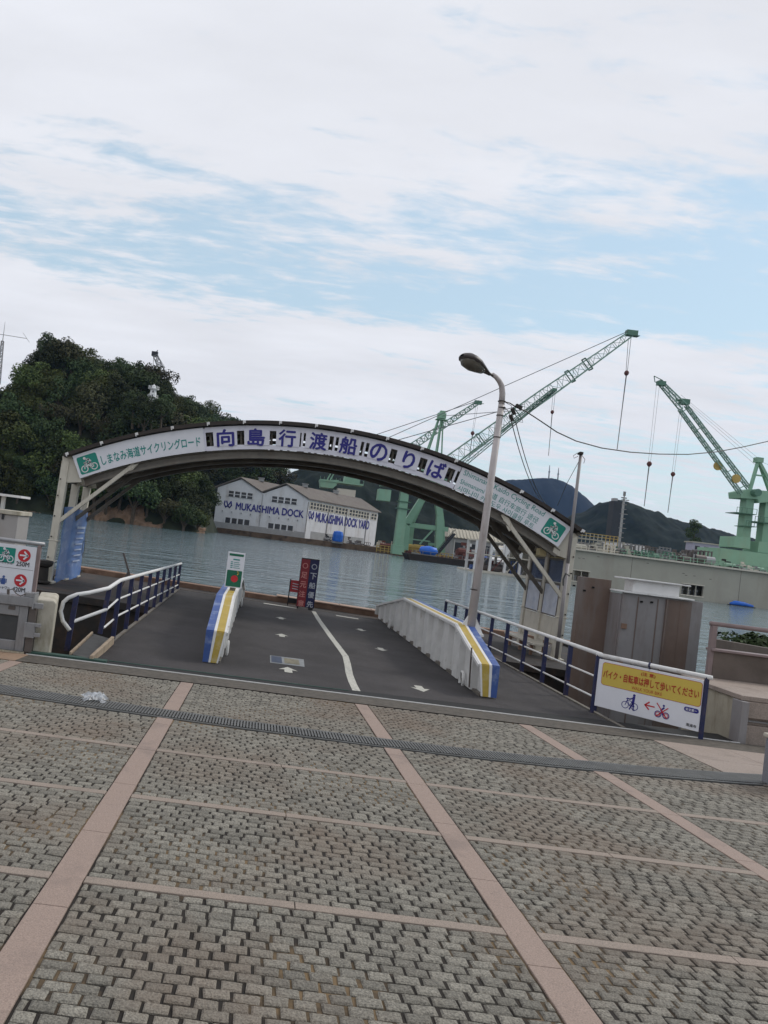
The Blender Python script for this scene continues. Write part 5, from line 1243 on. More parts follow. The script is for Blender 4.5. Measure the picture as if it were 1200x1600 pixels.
# yellow fence on the quay edge
t = thing('yellow_guard_fence', 'yellow guard fence along the quay edge beneath the green cranes', 'fence', tuple(P(630, 862, 312)))
a, b = P(588, 861, 314), P(706, 876, 309); b.z = a.z
for k in range(20):
    p = a.lerp(b, k / 19); mb = MB(); mb.bar(p + V((0, 0, -.4)), p + V((0, 0, 2.6)), .28); mb.build('post', M['yrail'], t)
for z in (.5, 1.5, 2.5):
    mb = MB(); mb.bar(a + V((0, 0, z)), b + V((0, 0, z)), .28); mb.build('rail', M['yrail'], t)
for k, (x0, y0, x1, y1, Y, ms) in enumerate([(585, 838, 618, 858, 325, ['grey', 'white', 'rustred', 'cream']), (632, 838, 700, 862, 318, ['grey', 'crane', 'yrail', 'brownsteel', 'white']), (640, 852, 700, 868, 311, ['yrail', 'grey', 'rustred'])]):
    clutter('dockside_stack', ['pale and rusty gear on the quay just right of the white shed', 'mixed gear on the quay between the legs of the portal crane', 'yellow and rusty gear behind the yellow guard fence'][k], 'machinery', ms, (x0, y0, x1, y1), Y, 30 + k, 16)
# dark barge with a blue tarpaulin
BYY = 236
t = thing('work_barge', 'low dark work barge moored below the portal crane', 'barge', tuple(P(715, 882, BYY)))
a, b = P(642, 876, BYY), P(788, 892, BYY); zt_ = P(715, 874, BYY).z
mb = MB(); mb.prism([(a.x, BYY, -2.4), (b.x, BYY, -2.4), (b.x + 1.5, BYY, zt_), (a.x - 1.5, BYY, zt_)], (0, 9, 0)); mb.build('hull', M['hullblack'], t)
for k in range(12):
    x = a.x + 1 + (b.x - a.x - 2) * k / 11; mb = MB(); mb.bar((x, BYY + .3, zt_), (x, BYY + .3, zt_ + 1.2), .14); mb.build('stanchion', M['grey'], t)
mb = MB(); mb.bar((a.x + 1, BYY + .3, zt_ + 1.2), (b.x - 1, BYY + .3, zt_ + 1.2), .12); mb.build('rail', M['grey'], t)
p = P(668, 873, BYY + 2); tb = thing('tarpaulin_bundle', 'rounded blue tarpaulin bundle lying on the dark work barge', 'load', tuple(p))
mb = MB(); mb.tube([(p.x - 2.6, p.y, zt_ + 1.0), (p.x - 2.2, p.y, zt_ + 1.3), (p.x, p.y, zt_ + 1.5), (p.x + 2.1, p.y, zt_ + 1.3), (p.x + 2.6, p.y, zt_ + .9)], [.6, 1.35, 1.55, 1.35, .6], 12); mb.build('cover', M['tarp'], tb, smooth=True)
mb = MB(); mb.bx(p.x - 2.6, p.x + 2.6, p.y - 1.2, p.y + 1.2, zt_ - .1, zt_ + .3); mb.build('pallet', M['grey'], tb)
clutter('barge_cargo', 'mixed rusty cargo on the deck of the dark work barge', 'cargo', ['grey', 'cream', 'rustred', 'yrail', 'white'], (684, 862, 780, 884), BYY + 4, 50, 22)
# gangway stairs
t = thing('gangway_stair', 'dark sloping gangway stair leading up from the quay to the warehouse', 'stair', tuple(P(684, 866, 300)))
a, b = P(684, 866, 300), P(711, 834, 300)
for y in (0, 2.0):
    mb = MB(); mb.bar(a + V((0, y, 0)), b + V((0, y, 0)), .3, .8); mb.bar(a + V((0, y, 1.6)), b + V((0, y, 1.6)), .18); mb.build('stringer', M['black'], t)
for k in range(12):
    p = a.lerp(b, (k + .5) / 12); mb = MB(); mb.bx(p.x - .3, p.x + .3, p.y + .16, p.y + 1.84, p.z, p.z + .12); mb.build('tread', M['grey'], t)
# warehouse with pale roof behind
WY = 330
t = thing('dock_warehouse', 'long grey dock warehouse with a pale ribbed roof behind the lamp post', 'warehouse', tuple(P(760, 860, WY)))
a, b = P(706, 826, WY), P(846, 842, WY); zr = a.z; xw0, xw1 = a.x, b.x
mb = MB(); mb.bx(xw0, xw1, WY, WY + 24, .2, zr - 3.4); mb.build('wall', M['shedbase'], t)
mb = MB(); mb.prism([(xw0 - 1.5, WY - 1.5, zr - 3.6), (xw0 + 1, WY + 10, zr + .4), (xw0 + 1, WY + 24, zr + .4), (xw0 - 1.5, WY + 26, zr - 3.6)], (xw1 - xw0 + 1, 0, 0))
for k in range(26): x = xw0 + (xw1 - xw0) * k / 26; mb.bar((x - .4, WY - 1.6, zr - 3.4), (x + 1.2, WY + 10, zr + .5), .3)
mb.build('roof', M['concretepale'], t)
for k in range(6):
    x = xw0 + 2 + (xw1 - xw0 - 6) * k / 5; mb = MB(); mb.bx(x, x + 3.6, WY - .2, WY - .02, 2.2, zr - 5.6); wn = mb.build('door_opening', M['shedwin'], t)
    mb = MB(); mb.bx(x - .3, x - .02, WY - .35, WY - .02, .3, zr - 4.4); mb.build('pilaster', M['white'], t)
for k, (x0, y0, x1, y1, ms) in enumerate([(712, 842, 760, 872, ['grey', 'rustred', 'white', 'cream']), (745, 848, 805, 890, ['white', 'cream', 'rustred', 'stripeblue', 'grey']), (770, 838, 845, 868, ['white', 'grey', 'cream', 'yrail'])]):
    clutter('dockside_stack', ['grey and rusty equipment in front of the dock warehouse left of the lamp post', 'white red and blue equipment on the landing stage right of the lamp post', 'pale equipment on the upper level of the landing stage'][k], 'machinery', ms, (x0, y0, x1, y1), 270 - 30 * k, 70 + k, 24)
# landing stage (open framed end of the floating dock)
LYY = 178
t = thing('landing_stage', 'pale open framed landing stage at the left end of the floating dock', 'landing stage', tuple(P(790, 895, LYY)))
a, b = P(738, 889, LYY), P(862, 905, LYY); z0 = a.z - .2; xl, xr_ = a.x, b.x; z1 = P(790, 848, LYY).z
mb = MB(); mb.bx(xl, xr_, LYY, LYY + 14, z0 - 1.0, z0); mb.bx(xl, xr_, LYY - .3, LYY - .01, z0 - .5, z0 + .2); mb.build('deck', M['cream'], t)
mb = MB(); mb.bx(xl + .5, xr_, LYY + .3, LYY + 13, -2.4, z0 - 1.01); mb.build('float', M['hullblack'], t)
for k in range(6):
    x = xl + .6 + (xr_ - xl - 1.2) * k / 5
    for y in (.6, 8):
        mb = MB(); mb.bar((x, LYY + y, z0), (x, LYY + y, z1), .55); mb.build('column', M['white'], t)
for z in (z1, (z0 + z1) / 2 + .4):
    mb = MB(); mb.bx(xl + .3, xr_, LYY + .3, LYY + 8.5, z - .25, z); mb.build('floor_beam', M['cream'], t)
for k in range(5):
    x = xl + .6 + (xr_ - xl - 1.2) * (k + .5) / 5; mb = MB(); mb.bar((x - 1.2, LYY + .6, z0 + .2), (x + 1.3, LYY + .6, (z0 + z1) / 2), .2); mb.build('brace', M[['grey', 'rustred', 'cream'][k % 3]], t)
clutter('stage_gear', 'red blue and grey gear stowed under the deck of the landing stage', 'gear', ['rustred', 'stripeblue', 'grey', 'white', 'brownsteel'], (744, 866, 812, 893), LYY + 3, 91, 20)
mb = MB(); mb.bx(P(798, 860, LYY + 6).x, P(852, 860, LYY + 6).x, LYY + 5, LYY + 5.5, z0, z1); mb.build('side_panel', M['hull'], t)
# ------------------------------------------------------------------ floating dock
DYY = 166
fd = thing('floating_dock', 'huge beige floating dock with a long plain side wall and green deck rails', 'floating dock', tuple(P(1050, 930, DYY)))
zD = P(1060, 878.6, DYY).z; xd0, xd1 = P(884, 860, DYY).x, P(1390, 900, DYY).x
op = [(P(884, 892, DYY).x + .2, P(921, 895, DYY).x, P(900, 892, DYY).z + .1, P(900, 907.5, DYY).z), (P(1065, 920, DYY).x, P(1099, 922, DYY).x, P(1082, 917.5, DYY).z, P(1082, 934.5, DYY).z)]
zt0, zb0 = op[0][2], op[0][3]
mb = MB(); TH = .5
def slab(x0, x1, z0_, z1_): mb.bx(x0, x1, DYY, DYY + TH, z0_, z1_)
slab(xd0, xd1, zt0 + .002, zD); slab(xd0, xd1, -2.6, zb0 - .002)
xs_ = [xd0] + [v for o_ in op for v in o_[:2]] + [xd1]
for a, b in zip(xs_[0::2], xs_[1::2]):
    if b > a + .05: slab(a, b, zb0, zt0)
mb.bx(xd0, xd1, DYY + 6, DYY + 30, -2.6, zD - .1); mb.bx(xd0, xd1, DYY + TH, DYY + 5.99, zD - .5, zD - .1); mb.bx(xd0, xd1, DYY + TH, DYY + 5.99, -2.6, zb0 - .4)
mb.build('side_wall', M['hull'], fd)
mb = MB(); mb.bx(xd0 - .5, xd1, DYY - .8, DYY - .005, zD - .1, zD + .25); mb.build('deck_edge', M['cream'], fd)
for a, b, zt_, zb_ in op:
    mb = MB(); mb.bx(a - .15, b + .15, DYY - .12, DYY - .005, zb0 - .25, zb0 - .01); mb.bx(a - .15, b + .15, DYY - .12, DYY - .005, zt0 + .01, zt0 + .2); of = mb.build('opening_frame', M['cream'], fd)
    for k in range(3):
        x = a + (b - a) * (k + .5) / 3; mb = MB(); mb.lathe([(.35, zb0 - .39), (.35, zb0 + .7), (.5, zb0 + .8), (.45, zb0 + 1.2)], c=(x, DYY + 1.5, 0), n=8); mb.build('fairlead', M['grey'], of)
    mb = MB()
    for k in (1, 2): x = a + (b - a) * k / 3; mb.bx(x - .08, x + .08, DYY + .1, DYY + .3, zb0, zt0)
    mb.build('mullion', M['hull'], of)
mb = MB()
for x in (P(1155, 920, DYY).x, P(985, 900, DYY).x): mb.bx(x, x + .07, DYY - .025, DYY - .005, -2, zD - .2)
for x, y in ((905, 872), (912, 873), (935, 870), (1012, 880), (1068, 896), (1085, 900), (1072, 899), (1110, 905)): p = P(x, y, DYY); mb.box((p.x, DYY - .012, p.z), (.5, .02, .12))
mb.build('wall_fitting', M['brownsteel'], fd)
nP = 46; RX0, RX1 = P(966, 866, DYY + 1).x, xd1
for (xa_, xb_, mm) in ((xd0, RX0, 'cream'), (RX0, RX1, 'grail')):
    mb = MB(); k = int((xb_ - xa_) / 1.5)
    for i in range(k + 1): x = xa_ + (xb_ - xa_) * i / k; mb.bar((x, DYY + .3, zD), (x, DYY + .3, zD + 1.3), .12)
    for z in (.65, 1.3): mb.bar((xa_, DYY + .3, zD + z), (xb_, DYY + .3, zD + z), .10)
    mb.build('deck_rail', M[mm], fd)
# deck machinery
def deckz(Y=0): return zD
clutter('deck_machinery', 'yellow railed cream machinery platform on the left end of the floating dock', 'machinery', ['hull', 'grey', 'shedbase', 'cream', 'brownsteel'], (888, 838, 962, 856), DYY + 5, 110, 34, None, zD - .05)
t = thing('deck_gallery', 'cream and yellow railed gallery above the left end of the floating dock', 'gallery', tuple(P(930, 850, DYY + 8)))
a, b = P(888, 838, DYY + 8), P(962, 848, DYY + 8); b.z = a.z
mb = MB(); mb.bx(a.x, b.x, DYY + 7, DYY + 10, a.z - .2, a.z); mb.build('walkway', M['hull'], t)
for k in range(13):
    p = a.lerp(b, k / 12); mb = MB(); mb.bar((p.x, DYY + 7.1, zD - .1), (p.x, DYY + 7.1, a.z + 1.2), .13); mb.build('post', M['yrail' if k > 8 else 'hull'], t)
for z in (.6, 1.2):
    mb = MB(); mb.bar((a.x, DYY + 7.1, a.z + z), (b.x, DYY + 7.1, a.z + z), .12); mb.build('rail', M['yrail'], t)
for k, (x0, y0, x1, y1, ms, lb) in enumerate([(968, 846, 1010, 868, ['grey', 'brownsteel', 'cranedark', 'hull'], 'grey machinery on the floating dock deck right of the signal mast'), (1010, 851, 1060, 874, ['grey', 'cranedark', 'hullblack', 'brownsteel'], 'dark machinery in the middle of the floating dock deck'), (1062, 856, 1110, 882, ['grey', 'hull', 'shedbase', 'brownsteel'], 'pale machinery on the floating dock deck left of the green crane base'), (1135, 876, 1200, 892, ['grey', 'grail', 'hullblack', 'cream'], 'machinery in front of the green crane base')]):
    clutter('deck_machinery', lb, 'machinery', ms, (x0, y0, x1, y1), DYY + 3 + (k == 3) * -1, 120 + k, 30, None, zD - .05)
for k, x in enumerate((1030, 1046, 1063)):
    p = P(x, 864 + (x - 1030) * .12, DYY + 12); t = thing('deck_tank', ['leftmost', 'middle', 'rightmost'][k] + ' of three round pale tanks behind the floating dock rail', 'tank', tuple(p), 'round tanks on the floating dock')
    mb = MB(); mb.lathe([(1.0, -2.5), (1.05, -.2), (.8, .35), (.3, .55)], c=tuple(p), n=12); mb.build('vessel', M['shedbase'], t)
    mb = MB(); mb.lathe([(.2, .55), (.2, .9)], c=tuple(p), n=8); mb.build('valve', M['grey'], t)
def dbox(name, label, cat, px, Y, dY, m, extra=None):
    x0, y0, x1, y1 = px; a = P(x0, (y0 + y1) / 2, Y).x; b = P(x1, (y0 + y1) / 2, Y).x; xm_ = (x0 + x1) / 2; z1_ = P(xm_, y0, Y).z; z0_ = P(xm_, y1, Y).z
    t = thing(name, label, cat, ((a + b) / 2, Y, z0_)); mb = MB(); mb.bx(a, b, Y, Y + dY, z0_ - 1, z1_); mb.build('wall', M[m], t); mb = MB(); mb.bx(a - .4, b + .4, Y - .4, Y + dY + .4, z1_, z1_ + .35); mb.build('roof', M['concretepale'], t)
    n = max(2, int((b - a) / 2.6))
    for k in range(n):
        x = a + (b - a) * (k + .5) / n; mb = MB(); mb.bx(x - .7, x + .7, Y - .08, Y - .01, z0_ + (z1_ - z0_) * .35, z0_ + (z1_ - z0_) * .75); mb.build('window', M['shedwin'], t)
    return t
dbox('dock_office', 'small lilac grey office with a flat roof left of the right hand crane', 'building', (1082, 850, 1124, 868), 230, 4, 'lilac')
t = thing('gabled_warehouse', 'long grey gabled warehouse roof behind the floating dock', 'warehouse', tuple(P(995, 862, 240)))
a, b = P(966, 846, 240), P(1032, 862, 240)
mb = MB(); mb.bx(a.x, b.x, 240, 262, 0, a.z - 2.8); mb.build('wall', M['grey'], t)
mb = MB(); mb.prism([(a.x - 1, 239, a.z - 2.8), (a.x - 1, 251, a.z), (a.x - 1, 263, a.z - 2.8)], (b.x - a.x + 2, 0, 0)); mb.build('roof', M['grey'], t)
# signal mast with tower block
p0, p1 = P(967, 856, 200), P(976, 770, 200)
t = thing('signal_mast', 'pale radio mast with ladder rungs rising behind the floating dock', 'mast', tuple(p0))
mb = MB(); mb.tube([p0 + V((0, 0, -3)), p1.lerp(p0, .2), p1], [.34, .30, .10], 8); mb.build('pole', M['shedbase'], t)
for k in range(10):
    q = p0.lerp(p1, .1 + .085 * k); w_ = .7 if k % 3 else 1.2; mb = MB(); mb.bx(q.x - w_ * .4, q.x + w_, q.y - .4, q.y + .4, q.z, q.z + .18); mb.build('platform', M['grey'], t)
mb = MB(); mb.bx(p1.x - .7, p1.x + .7, p1.y - .1, p1.y + .1, p1.z - 1.5, p1.z - 1.2); mb.lathe([(.35, -.8), (.35, .3)], c=tuple(p1), n=8); mb.build('antenna', M['grey'], t)
t = thing('apartment_tower', 'distant slim grey tower block directly behind the radio mast', 'tower', tuple(P(964, 855, 420)))
a, b = P(956, 790, 420), P(974, 792, 420); zz = P(965, 783, 420).z
mb = MB(); mb.bx(a.x + 1, b.x - 1, 420, 426, 0, zz); mb.build('wall', mat('tower_dark_render', (.04, .045, .05), .8, var=.15, scale=.2), t)
mb = MB(); mb.bx(a.x + 1.5, b.x - 3, 421, 425, zz, zz + 1.6); mb.build('roof', M['shedbase'], t)
# single tall tree on the shore
p = P(1082, 856, 300); t = thing('shore_tree', 'dark loose tree standing on the shore left of the right hand crane', 'tree', tuple(p))
mb = MB(); rn2 = random.Random(5); cen = [((p.x + rn2.uniform(-2.2, 2.2), p.y + rn2.uniform(-2, 2), p.z + 3 + rn2.uniform(0, 7)), rn2.uniform(.9, 1.8)) for _ in range(9)]; leaf_cloud(mb, cen, 1600, .30, rn2); mb.build('crown', M['leafA'], t)
mb = MB(); mb.tube([p, p + V((.2, 0, 4)), p + V((.0, 0, 9))], [.35, .25, .08], 6); mb.build('trunk', M['bark'], t)
# blue tarpaulin at the waterline
p = P(1159, 945, DYY - 3); t = thing('blue_float', 'bright blue tarpaulin covered float lying against the dock wall at the waterline', 'float', tuple(p))
mb = MB(); mb.tube([(p.x - 2.5, p.y, WATER + .25), (p.x - 1.5, p.y, WATER + .5), (p.x + .5, p.y + .2, WATER + .45), (p.x + 2.4, p.y, WATER + .2)], [.25, .55, .5, .3], 9); mb.build('cover', M['tarp'], t, smooth=True)
mb = MB(); mb.bx(p.x - 2.6, p.x + 2.6, p.y - .6, p.y + .8, WATER - .2, WATER + .12); mb.build('base', M['hullblack'], t)

# ------------------------------------------------------------------ cranes
def crane_thing(label, px, Y): return thing('jib_crane', label, 'crane', tuple(P(px[0], px[1], Y)), 'green jib cranes in the dockyard')
# long jib crane on a column
Y1 = 300
c1 = crane_thing('tallest green jib crane, its very long jib reaching up right behind the street lamp', (621, 856), Y1)
a, b = P(621, 858, Y1), P(631, 764, Y1)
mb = MB(); mb.bx(a.x - 2.3, a.x + 2.3, Y1 - 2.3, Y1 + 2.3, a.z - 2, a.z + 1.5); mb.prism([(a.x - 1.75, Y1 - 1.7, a.z), (a.x + 1.75, Y1 - 1.7, a.z), (b.x + 1.6 - (b.x - a.x), Y1 - 1.7, b.z), (a.x - 1.6, Y1 - 1.7, b.z)], (0, 3.4, 0))
mb.build('column', M['crane'], c1, bevel=.05)
mb = MB()
for y_ in (784, 795): p = P(626, y_, Y1); mb.bx(a.x - 2.4, a.x + 2.8, Y1 - 2.4, Y1 + 2.4, p.z, p.z + .25)
mb.build('collar', M['cranedark'], c1)
pl0 = P(594, 763, Y1); pl1 = P(652, 764, Y1); zc = P(626, 762, Y1).z
mb = MB(); mb.bx(pl0.x, pl1.x, Y1 - 3, Y1 + 3, zc - .3, zc + .5); mb.bx(a.x - 3, pl1.x, Y1 - 2.5, Y1 + 2.5, zc + .5, zc + 3.2); mb.build('slew_platform', M['crane'], c1, bevel=.05)
mb = MB()
for i in range(9): x = pl0.x + (pl1.x - pl0.x) * i / 8; mb.bar((x, Y1 - 3, zc + .5), (x, Y1 - 3, zc + 1.7), .14)
mb.bar((pl0.x, Y1 - 3, zc + 1.7), (pl1.x, Y1 - 3, zc + 1.7), .13); mb.build('platform_rail', M['cranelight'], c1)
q0, q1 = P(591, 764, Y1), P(608, 783, Y1); mb = MB(); mb.bx(q0.x, q1.x, Y1 - 2.5, Y1 + 2.5, P(600, 783, Y1).z, P(600, 765, Y1).z); mb.build('counterweight', M['crane'], c1, bevel=.06)
af = P(602, 686, Y1 + 2); mb = MB()
for y in (-2, 2): mb.bar((a.x + 1, Y1 + y, zc + 3), (af.x, af.y, af.z), .55); mb.bar((pl0.x + 2, Y1 + y, zc + .5), (af.x, af.y, af.z), .5)
mb.build('a_frame', M['crane'], c1)
J0 = P(652, 756, Y1); J1 = P(985, 522, Y1 - 6)
mb = MB(); lattice(mb, J0, J0.lerp(J1, .14), 1.2, 1.0, 4.4, 3.0, 4, .40, .16, (0, 1, 0)); lattice(mb, J0.lerp(J1, .14), J0.lerp(J1, .60), 4.4, 3.0, 4.4, 3.0, 13, .40, .14, (0, 1, 0)); lattice(mb, J0.lerp(J1, .60), J1, 4.4, 3.0, 2.2, 1.6, 11, .40, .14, (0, 1, 0)); mb.build('jib', M['cranelight'], c1)
for tt in (.30, .47, .72, .80):
    p = J0.lerp(J1, tt); d_ = (J1 - J0).normalized(); n_ = V((-d_.z, 0, d_.x)); mb = MB()
    for dy in (-1.7, 1.7): mb.bar(p - n_ * 2.4 + V((0, dy, 0)), p + n_ * 2.5 + V((0, dy, 0)), .5, .3)
    mb.bar(p - n_ * 2.4 + V((0, -1.7, 0)), p - n_ * 2.4 + V((0, 1.7, 0)), .4); mb.bar(p + n_ * 2.5 + V((0, -1.7, 0)), p + n_ * 2.5 + V((0, 1.7, 0)), .4)
    mb.build('jib_frame', M['cranedark'], c1)
p = J1; mb = MB(); mb.box((p.x + .3, p.y, p.z + .4), (4.0, 2.2, 2.0)); mb.bx(p.x - 1, p.x + 3.2, p.y - 1.3, p.y + 1.3, p.z - .7, p.z - .45); mb.bar((p.x + 2.8, p.y, p.z - .5), (p.x + 2.8, p.y, p.z + 1.8), .25); mb.build('jib_head', M['cranedark'], c1, bevel=.05)
mb = MB()
for dy in (-.8, .8): rope(mb, J1 + V((-1, dy, 1)), af + V((0, dy, 0)), .10); rope(mb, J0.lerp(J1, .50) + V((0, dy, 2)), P(560, 705, Y1) + V((0, dy, 0)), .10)
mb.build('pendant_rope', M['cable'], c1)
hookset(c1, P(984, 528, J1.y), P(979, 583, J1.y), P(964, 704, J1.y))
# portal crane with mast
Y2 = 312
c2 = crane_thing('green portal crane on four splayed legs with a slender mast above the canopy', (666, 855), Y2)
for (x0, y0, x1, y1, x2, y2, dy, wd) in ((633, 852, 635, 818, 669, 766, 0, 2.6), (646, 850, 650, 815, 672, 768, 9, 2.3), (685, 856, 687, 805, 682, 770, 0, 2.6), (699, 858, 697, 815, 690, 772, 9, 2.4)):
    p0, p1, p2 = P(x0, y0, Y2), P(x1, y1, Y2), P(x2, y2, Y2); o_ = V((0, dy, 0)); mb = MB()
    mb.bar(p0 + o_ + V((0, 0, -2)), p1 + o_, wd, wd); mb.bar(p1 + o_ - (p2 - p1) * .02, p2 + o_, wd, wd); mb.build('leg', M['crane'], c2, bevel=.08)
mb = MB(); a, b = P(633, 819, Y2), P(700, 826, Y2); b.z = a.z; mb.bar(a, b, 1.3, 1.8); mb.bar(a + V((0, 9, 0)), b + V((0, 9, 0)), 1.3, 1.8); mb.build('sill_beam', M['crane'], c2, bevel=.05)
mb = MB(); mb.bar(P(656, 850, Y2), P(680, 824, Y2), .5, .6); mb.bar(P(640, 842, Y2 - 1), P(672, 846, Y2 - 1), .4, .4); mb.build('brace', M['crane'], c2)
mb = MB(); mb.bx(P(664, 775, Y2).x, P(694, 775, Y2).x, Y2 - 1, Y2 + 10, P(678, 778, Y2).z, P(678, 766, Y2).z); mb.build('portal_head', M['crane'], c2, bevel=.08)
ha, hb_ = P(652, 755, Y2).x, P(703, 755, Y2).x; mb = MB(); mb.bx(ha, hb_, Y2, Y2 + 8, P(678, 764, Y2).z, P(678, 736, Y2).z); mb.build('machine_house', M['crane'], c2, bevel=.08)
mt = P(690, 650, Y2 + 3); mb = MB()
for x, dy in ((655, 0), (663, 6), (676, 0), (684, 6), (692, 3)):
    p = P(x, 738, Y2); mb.bar((p.x, Y2 + dy + .5, p.z), (mt.x + (x - 676) * .04, mt.y, mt.z), .5)
mb.build('mast', M['crane'], c2)
mb = MB(); mb.box((mt.x, mt.y, mt.z), (3.2, 3, 2.2)); mb.box((mt.x, mt.y, mt.z - 1.6), (4.4, 3.6, .3)); mb.box((mt.x + .2, mt.y, mt.z + 1.6), (2.0, 2, 1)); mb.build('mast_head', M['crane'], c2, bevel=.05)
K0, K1 = P(700, 742, Y2), P(866, 609, 215)
mb = MB(); lattice(mb, K0, K1, 2.6, 2.2, .8, .7, 9, .22, .08, (0, 1, 0)); mb.build('jib', M['cranelight'], c2)
mb = MB(); lattice(mb, K0.lerp(K1, .8), K1, 1.0, 1.0, .7, .75, 3, .16, .08, (0, 1, 0)); mb.box(tuple(K1), (1.1, .9, .8)); mb.build('jib_head', M['cranedark'], c2)
mb = MB()
for dy in (-.6, .6): rope(mb, mt + V((0, dy, 0)), K0.lerp(K1, .80) + V((0, dy, .8)), .06)
mb.build('pendant_rope', M['cable'], c2)
hookset(c2, P(866, 613, 215), P(863, 644, 215), P(857, 712, 215), .3, .05, .55)
# left crane above the shed roof
Y3 = 400
c3 = crane_thing('green slewing crane with a boxy house rising above the white shed roof', (540, 770), Y3)
mb = MB(); a, b = P(527, 770, Y3), P(556, 770, Y3); mb.bx(a.x, b.x, Y3 + 1, Y3 + 10, .5, P(540, 764, Y3).z); mb.build('tower', M['cream'], c3)
mb = MB(); quadbox(mb, [(500, 750), (530, 750), (526, 758), (520, 763), (501, 761)], Y3, 9); mb.build('counterweight', M['crane'], c3, bevel=.08)
mb = MB(); quadbox(mb, [(540, 741), (564, 744), (562, 757), (538, 754)], Y3, 9); mb.build('machine_house', M['crane'], c3, bevel=.08)
mb = MB(); a, b = P(500, 751, Y3), P(568, 756, Y3); mb.bx(a.x, b.x, Y3 - .5, Y3 + 9.5, P(534, 755, Y3).z, P(534, 752.5, Y3).z)
for i in range(12): x = a.x + (b.x - a.x) * i / 11; mb.bar((x, Y3 - .4, P(534, 752.5, Y3).z), (x, Y3 - .4, P(534, 748, Y3).z), .16)
mb.build('slew_platform', M['crane'], c3)
mb = MB()
for x0, y0, x1, y1 in ((511, 750, 545, 690), (516, 750, 549, 692), (543, 745, 549, 695), (551, 745, 551, 695), (555, 746, 553, 695)): mb.bar(P(x0, y0, Y3 + 4), P(x1, y1, Y3 + 4), .6)
mb.build('a_frame', M['crane'], c3)
N0, N1 = P(566, 750, Y3 + 4), P(747, 629, Y3 - 6)
mb = MB(); lattice(mb, N0, N0.lerp(N1, .12), 1.5, 1.2, 4.4, 4.0, 4, .5, .28, (0, 1, 0)); lattice(mb, N0.lerp(N1, .12), N1, 4.4, 4.0, 1.8, 1.6, 24, .5, .26, (0, 1, 0)); mb.build('jib', M['cranelight'], c3)
mb = MB(); mb.box((N1.x, N1.y, N1.z), (3.6, 2, 1.8)); mb.bar(N1 + V((0, 0, -.8)), N1 + V((3, 0, -.2)), .3); mb.build('jib_head', M['cranedark'], c3)
mb = MB()
for dy in (-.8, .8): rope(mb, N1 + V((0, dy, 1)), P(549, 692, Y3 + 4) + V((0, dy, 0)), .12)
mb.build('pendant_rope', M['cable'], c3)
hookset(c3, P(745, 635, N1.y), P(738.5, 677, N1.y), P(733, 716, N1.y), .5, .07, 1.1)
# right hand crane standing on the floating dock
Y4 = 184
c4 = crane_thing('green twin column crane standing on the floating dock at the right edge', (1165, 885), Y4)
mb = MB(); quadbox(mb, [(1148, 838), (1173, 841), (1172, 858), (1146, 855)], Y4, 6); quadbox(mb, [(1126, 856), (1260, 873), (1258, 905), (1122, 886)], Y4 + .5, 10); quadbox(mb, [(1186, 846), (1210, 849), (1208, 866), (1184, 863)], Y4 + 1, 6); mb.build('base_block', M['crane'], c4, bevel=.06)
for x0, y0, x1, y1, w_ in ((1162, 842, 1169, 783, 1.95), (1192, 850, 1198, 786, 2.0)):
    p, q = P(x0, y0, Y4 + 3), P(x1, y1, Y4 + 3); mb = MB(); mb.bx(p.x - w_ * .5, p.x + w_ * .5, Y4 + 2, Y4 + 4.5, p.z - 1, q.z + 1); mb.build('column', M['crane'], c4, bevel=.05)
for x, y, w_ in ((1165, 802, 4.6), (1192, 816, 4.2), (1172, 822, 2.5)):
    p = P(x, y, Y4 + 1); mb = MB(); mb.bx(p.x - w_ * .55, p.x + w_ * .5, Y4 + .4, Y4 + 5, p.z - .15, p.z)
    for i in range(5): xx = p.x - w_ * .55 + w_ * 1.05 * i / 4; mb.bar((xx, Y4 + .4, p.z), (xx, Y4 + .4, p.z + 1.2), .09)
    mb.bar((p.x - w_ * .55, Y4 + .4, p.z + 1.2), (p.x + w_ * .5, Y4 + .4, p.z + 1.2), .09); mb.build('walkway', M['cranedark'], c4)
mb = MB(); quadbox(mb, [(1157, 768), (1172, 764), (1240, 772), (1240, 786), (1206, 784), (1186, 786), (1184, 780), (1158, 778)], Y4 + 1, 5); mb.build('slew_platform', M['crane'], c4, bevel=.05)
mb = MB(); p = P(1180, 770, Y4 + .5); mb.lathe([(.9, -1.2), (.9, 1.2)], c=(0, 0, 0), n=12, M=Matrix.Translation(p) @ Matrix.Rotation(rad(90), 4, 'X')); mb.build('winch', M['cranedark'], c4)
at_ = P(1185, 719, Y4 + 3); mb = MB()
for x, y, dy in ((1167, 768, -1), (1179, 768, 2), (1209, 772, -1), (1213, 774, 2)): p = P(x, y, Y4 + 3); mb.bar((p.x, Y4 + 3 + dy, p.z), tuple(at_), .62)
mb.bar(P(1178, 742, Y4 + 3), P(1196, 744, Y4 + 3), .35); mb.build('a_frame', M['crane'], c4)
mb = MB(); mb.box(tuple(at_), (1.6, 1.6, 1.2)); mb.build('a_frame_head', M['crane'], c4)
R0, R1 = P(1160, 766, Y4 + 2), P(1030, 596, Y4 - 4)
RM = R0.lerp(R1, .80)
for dy, nm in ((-1.3, 'near'), (1.3, 'far')):
    r0_ = P(1157, 771, Y4 + 2 + dy) if dy < 0 else P(1171, 764, Y4 + 2 + dy); r1_ = P(1062, 640, Y4 - 3 + dy * .6) if dy < 0 else P(1072, 634, Y4 - 3 + dy * .6)
    mb = MB(); lattice(mb, r0_, r1_, .6, .95, .5, .7, 17, .20, .075, (0, 1, 0)); mb.build('jib_truss', M['cranelight'], c4)
